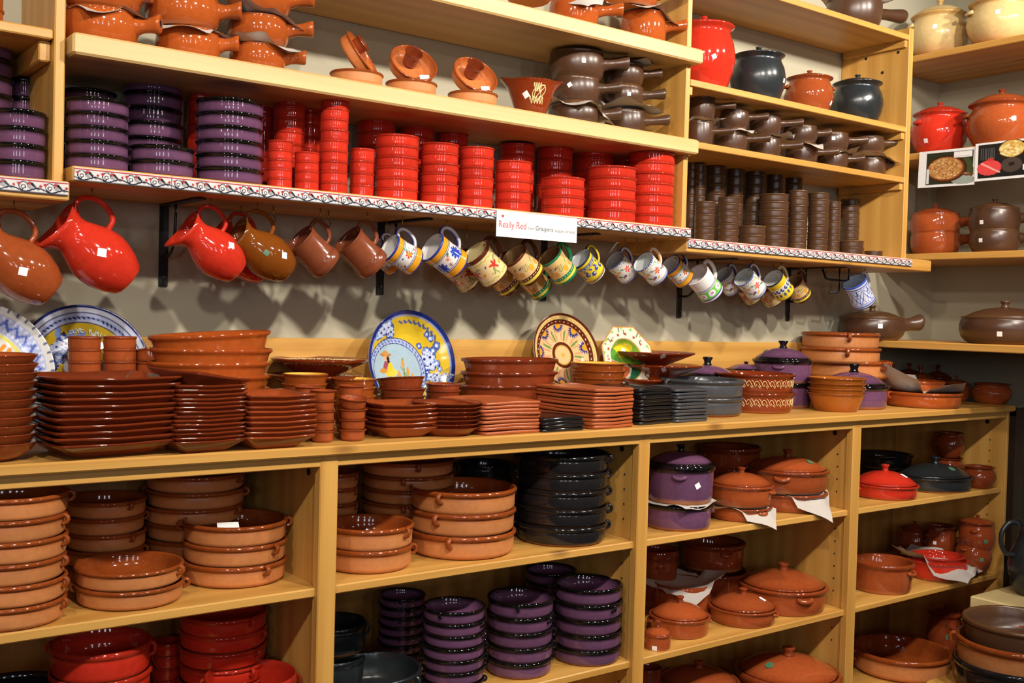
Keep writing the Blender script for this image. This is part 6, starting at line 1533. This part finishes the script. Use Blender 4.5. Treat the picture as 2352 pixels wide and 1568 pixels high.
# slip swirls on the decorated casseroles, writing on the cake stand
def deco_casserole(o):
    R, h = DECO
    fa = face(o.location.x, o.location.y) - o.rotation_euler.z
    V = []; F = []
    for k in range(18):
        a0 = fa + (k - 9) * .2
        for fn in (lambda t: (.075 * (1 - t) * math.cos(7 * t) + .05, .5 + .22 * (1 - t) * math.sin(7 * t)), lambda t: (-.08 + .1 * t, .72 - .3 * t * t), lambda t: (-.09 + .06 * t, .56 - .18 * t), lambda t: (-.1 + .05 * t, .44 - .12 * t)):
            pts = []
            for i in range(14):
                da, zt = fn(i / 13)
                r = interp_prof(P_CASS, zt) * R + .0004
                pts.append((r * math.cos(a0 + da), r * math.sin(a0 + da), zt * h))
            me = tube('s', pts, .0011, [SLIPW], 5); b = len(V)
            V += [tuple(v.co) for v in me.vertices]; F += [tuple(b + q for q in f.vertices) for f in me.polygons]
            bpy.data.meshes.remove(me)
    me = mesh('slip_pattern', V, F, [SLIPW])
    return me
def wrap_with_part(o, pname, me):
    """Turn a one-mesh thing into an Empty with body and one more part."""
    e = empty(o.name.split('.')[0] + '_', o.location, o.rotation_euler)
    nm = o.name; o.name = 'body'; e.name = nm
    for k in ('label', 'category', 'group'):
        if k in o: e[k] = o[k]; del o[k]
    o.parent = e; o.location = (0, 0, 0); o.rotation_euler = (0, 0, 0)
    obj(pname, me, e)
    return e
for o in [q for q in COLL.objects if q.name.startswith('decorated_casserole') and q.parent is None]:
    wrap_with_part(o, 'slip_pattern', deco_casserole(o))
for o in [q for q in COLL.objects if q.name.startswith('cake_stand') and q.parent is None]:
    bb = [Vector(c) for c in o.bound_box]; R = max(v.x for v in bb); h = max(v.z for v in bb)
    V = []; F = []
    for k in range(26):
        a0 = 2 * PI * k / 26
        pts = [(R * (.8 + .06 * math.sin(t * 9 + k)) * math.cos(a0 + t * .2), R * (.8 + .06 * math.sin(t * 9 + k)) * math.sin(a0 + t * .2), h * (.945 + .002 * math.sin(t))) for t in [i / 11 for i in range(12)]]
        me = tube('s', pts, .0015, [SLIPW], 5); b = len(V)
        V += [tuple(v.co) for v in me.vertices]; F += [tuple(b + q for q in f.vertices) for f in me.polygons]
        bpy.data.meshes.remove(me)
    wrap_with_part(o, 'slip_pattern', mesh('slip_pattern', V, F, [SLIPW]))

# ------------------------------------------------------------------ sign and photo cards
REDINK = plain('red_print', '#D8463A', 0.6); GREYINK = plain('grey_print', '#8A8480', 0.6); DARKINK = plain('dark_print', '#4A4644', 0.6); PALEINK = plain('pale_print', '#857F7A', 0.6)
sg = empty('shelf_sign', (1.922, -0.3595, 1.858), (0, 0.004, 0)); tag(sg, 'white card sign reading Really Red on the tiled shelf edge', 'sign')
obj('card', boxmesh('card', 0.298, 0.0012, 0.073, [WHITE], 0.0), sg, (0, 0, -0.0365))
def put_text(t, x0, x1, z, m, tall=1.0):
    me = text_mesh(t, .02, m, 0.0002)
    xs = [v.co.x for v in me.vertices]
    k = (x1 - x0) / (max(xs) - min(xs))
    for v in me.vertices: v.co.x = (v.co.x - min(xs)) * k + x0; v.co.y *= k * tall
    obj('lettering', me, sg, (0, -0.0011, z), (PI / 2, 0, 0))
put_text('Really Red', -.141, -.043, -.010, REDINK, 1.15)
put_text('from', -.036, -.013, -.010, PALEINK)
put_text('Graupera', -.008, .058, -.010, DARKINK, 1.1)
put_text('supply limited', .064, .141, -.010, PALEINK)
heart = rings_mesh('mark', [[(.005 * math.cos(t), -.0012, .004 * math.sin(t)) for t in [2 * PI * i / 12 for i in range(12)]], [(.005 * math.cos(t), -.0007, .004 * math.sin(t)) for t in [2 * PI * i / 12 for i in range(12)]]], [REDINK], smooth=False)
obj('red_mark', heart, sg, (-.128, 0, .022))

def photo_mesh(kind, w, h):
    nx, nz = 90, 70
    X, Z = np.meshgrid(np.linspace(0, 1, nx), np.linspace(0, 1, nz))
    p = Pnt(X, Z, '#EDEAE8'); rg = random.Random(kind)
    def box(x0, x1, y0, y1, c): p.m((X > x0) & (X < x1) & (Z > y0) & (Z < y1), c)
    if kind == 'nuts':
        box(.14, .96, .07, .93, '#2A3020'); p.ell(.8, .5, .16, .35, .2, '#3E4A2A'); p.ell(.8, .15, .2, .12, 0, '#9AA49A')
        p.ell(.5, .48, .36, .36, .2, '#3A1E12'); p.ell(.49, .48, .33, .33, .2, '#7A3A1E'); p.ell(.48, .49, .3, .3, .2, '#B4824A')
        for k in range(260):
            t, r = rg.uniform(0, 6.28), math.sqrt(rg.random()) * .28
            p.ell(.48 + r * math.cos(t), .49 + r * math.sin(t), .02, .013, rg.uniform(0, 3), rg.choice(['#D8A866', '#C08A4A', '#E2C08A', '#9A5A2E', '#D89A6A']))
        p.ell(.88, .3, .1, .05, -.2, '#6A3E24'); p.ell(.86, .32, .05, .012, -.2, '#C8A288'); box(.62, .94, .76, .92, '#ECE8E6')
        for k in range(3): box(.65, .91, .79 + .04 * k, .80 + .04 * k, '#B0ACA8')
        box(.15, .2, .1, .5, '#D8DEE0')
    else:
        box(.05, .97, .07, .95, '#16181A'); 
        for k in range(8): box(.1 + .03 * k, .11 + .03 * k, .55, .85, '#5A5E60')
        p.ell(.6, .76, .23, .26, 0, '#2A1C14'); p.ell(.6, .78, .2, .22, 0, '#D8B25A')
        for k in range(90):
            t, r = rg.uniform(0, 6.28), math.sqrt(rg.random()) * .19
            p.ell(.6 + r * math.cos(t), .78 + r * math.sin(t), .03, .026, 0, rg.choice(['#E8CE7A', '#F0E0A8', '#D2A24A']))
        p.ell(.24, .33, .2, .2, 0, '#E2484A'); p.ell(.26, .55, .05, .04, 0, '#C2342E'); p.line(.12, .45, .4, .2, .02, '#F0A8A0')
        p.ell(.6, .36, .17, .19, 0, '#4A3E38'); p.ell(.6, .38, .05, .05, 0, '#1E1814'); p.ell(.92, .52, .08, .12, 0, '#C8B48A'); box(.78, .97, .2, .34, '#EDEAE8')
    V = [(0.0, -x * w, z * h) for x, z in zip(X.ravel(), Z.ravel())]
    F = [(i * nx + j, i * nx + j + 1, (i + 1) * nx + j + 1, (i + 1) * nx + j) for i in range(nz - 1) for j in range(nx - 1)]
    F = [tuple(reversed(f)) for f in F]
    n = len(V)
    V += [(0.0008, -x * w, z * h) for x, z in ((0, 0), (1, 0), (1, 1), (0, 1))]
    F.append((n, n + 1, n + 2, n + 3))
    P = np.concatenate([p.C.reshape(-1, 4), np.tile(L('#EDEAE8'), (4, 1))])
    return mesh('photo_card', V, F, [painted('printed_photo', .35)], paint=P, smooth=False)
o = obj('photo_card', photo_mesh('nuts', .254, .152), None, (4.091, -.206, 2.184), (0.02, 0, 0)); tag(o, 'photo card of a pan of nuts taped to the wall shelf', 'photo')
o = obj('photo_card', photo_mesh('garlic', .254, .152), None, (4.088, -.461, 2.19), (0.0, 0, 0)); tag(o, 'photo card of a red lid and garlic pan on the wall shelf', 'photo')

# ------------------------------------------------------------------ foreground right and things beyond the counter
st_x, st_y = 3.52, -1.0
for i, (s2, zz, R, h, lab) in enumerate((('black', .39, .19, .1, 'dark cazuela lowest of the foreground pile at lower right'), ('clay', .455, .195, .105, 'large clay cazuela in the middle of the foreground pile'), ('brown', .53, .185, .09, 'large brown stoneware dish topmost of the foreground pile'))):
    make('cazuela', s2, (st_x + .02 * (i - 1), st_y, zz), R, h, -1.05 if i == 1 else 2.2, {'ears': (0.0, PI) if i == 1 else ()}, lab, 'cazuela', 'foreground pile of large cazuelas')
tb = empty('display_stool', (3.53, -1.0, 0.0)); tag(tb, 'low pine stool under the foreground pile of cazuelas', 'stool')
obj('top', boxmesh('top', .42, .42, .03, [WX], .004), tb, (0, 0, .36))
for sx in (-1, 1):
    for sy in (-1, 1): obj('leg', boxmesh('leg', .04, .04, .36, [WZ], .003), tb, (sx * .17, sy * .17, 0))
cr = empty('wooden_crate', (4.05, -.78, 0.0)); tag(cr, 'pale wooden crate at the lower right edge', 'crate')
obj('body', boxmesh('body', .36, .3, .57, [wood('crate_pine', 0, '#E8D29A', '#D8BC80', knot=False)], .004), cr)
for k in range(5): obj('slat', boxmesh('slat', .355, .006, .1, [wood('crate_pine', 0, '#E8D29A', '#D8BC80', knot=False)], .002), cr, (0, -.153, .012 + k * .112))
obj('stamp', boxmesh('stamp', .07, .0008, .035, [plain('stamp_ink', '#C8AE78', .7)], 0), cr, (-.09, -.1565, .485))
b, h = jug_mesh('dark')
e = empty('jug', (4.1, -.76, .574), (0, 0, 2.6)); tag(e, 'dark grey jug standing on the pale crate', 'jug')
obj('body', b, e); obj('handle', h, e); e.scale = (1.35, 1.35, 1.35)
o = struct('trim_1', 4.34, 4.415, -.54, -.5, 0, 1.262, DARKW)
o = struct('trim_2', 4.34, 4.57, -.545, -.5, 1.235, 1.265, DARKW)
rp = board('colour_board', 4.42, 4.57, -.53, -.51, 1.05, 1.232, plain('red_panel', '#B81410', .5), None, .001); tag(rp, 'bright red panel beside the counter end', 'panel')
rp = board('colour_board', 4.42, 4.57, -.53, -.51, 0.0, 1.045, plain('charcoal_panel', '#26282A', .5), None, .001); tag(rp, 'charcoal panel below the red one', 'panel')
# terracotta bowls on the left unit's shelf
for i in range(2):
    make('cazuela', 'orange', (0.45, -.22, 2.198 + i * .034), .065, .04, .3, {'ears': ()}, ('lower' if i == 0 else 'upper') + ' orange bowl at the top left corner', 'bowl', 'orange bowls on the left unit')

pc = obj('price_card', boxmesh('price_card', .05, .001, .03, [WHITE]), None, PCARD, (-1.25, 0, -.3)); tag(pc, 'white price card lying in a clay cazuela beside the first divider', 'card')
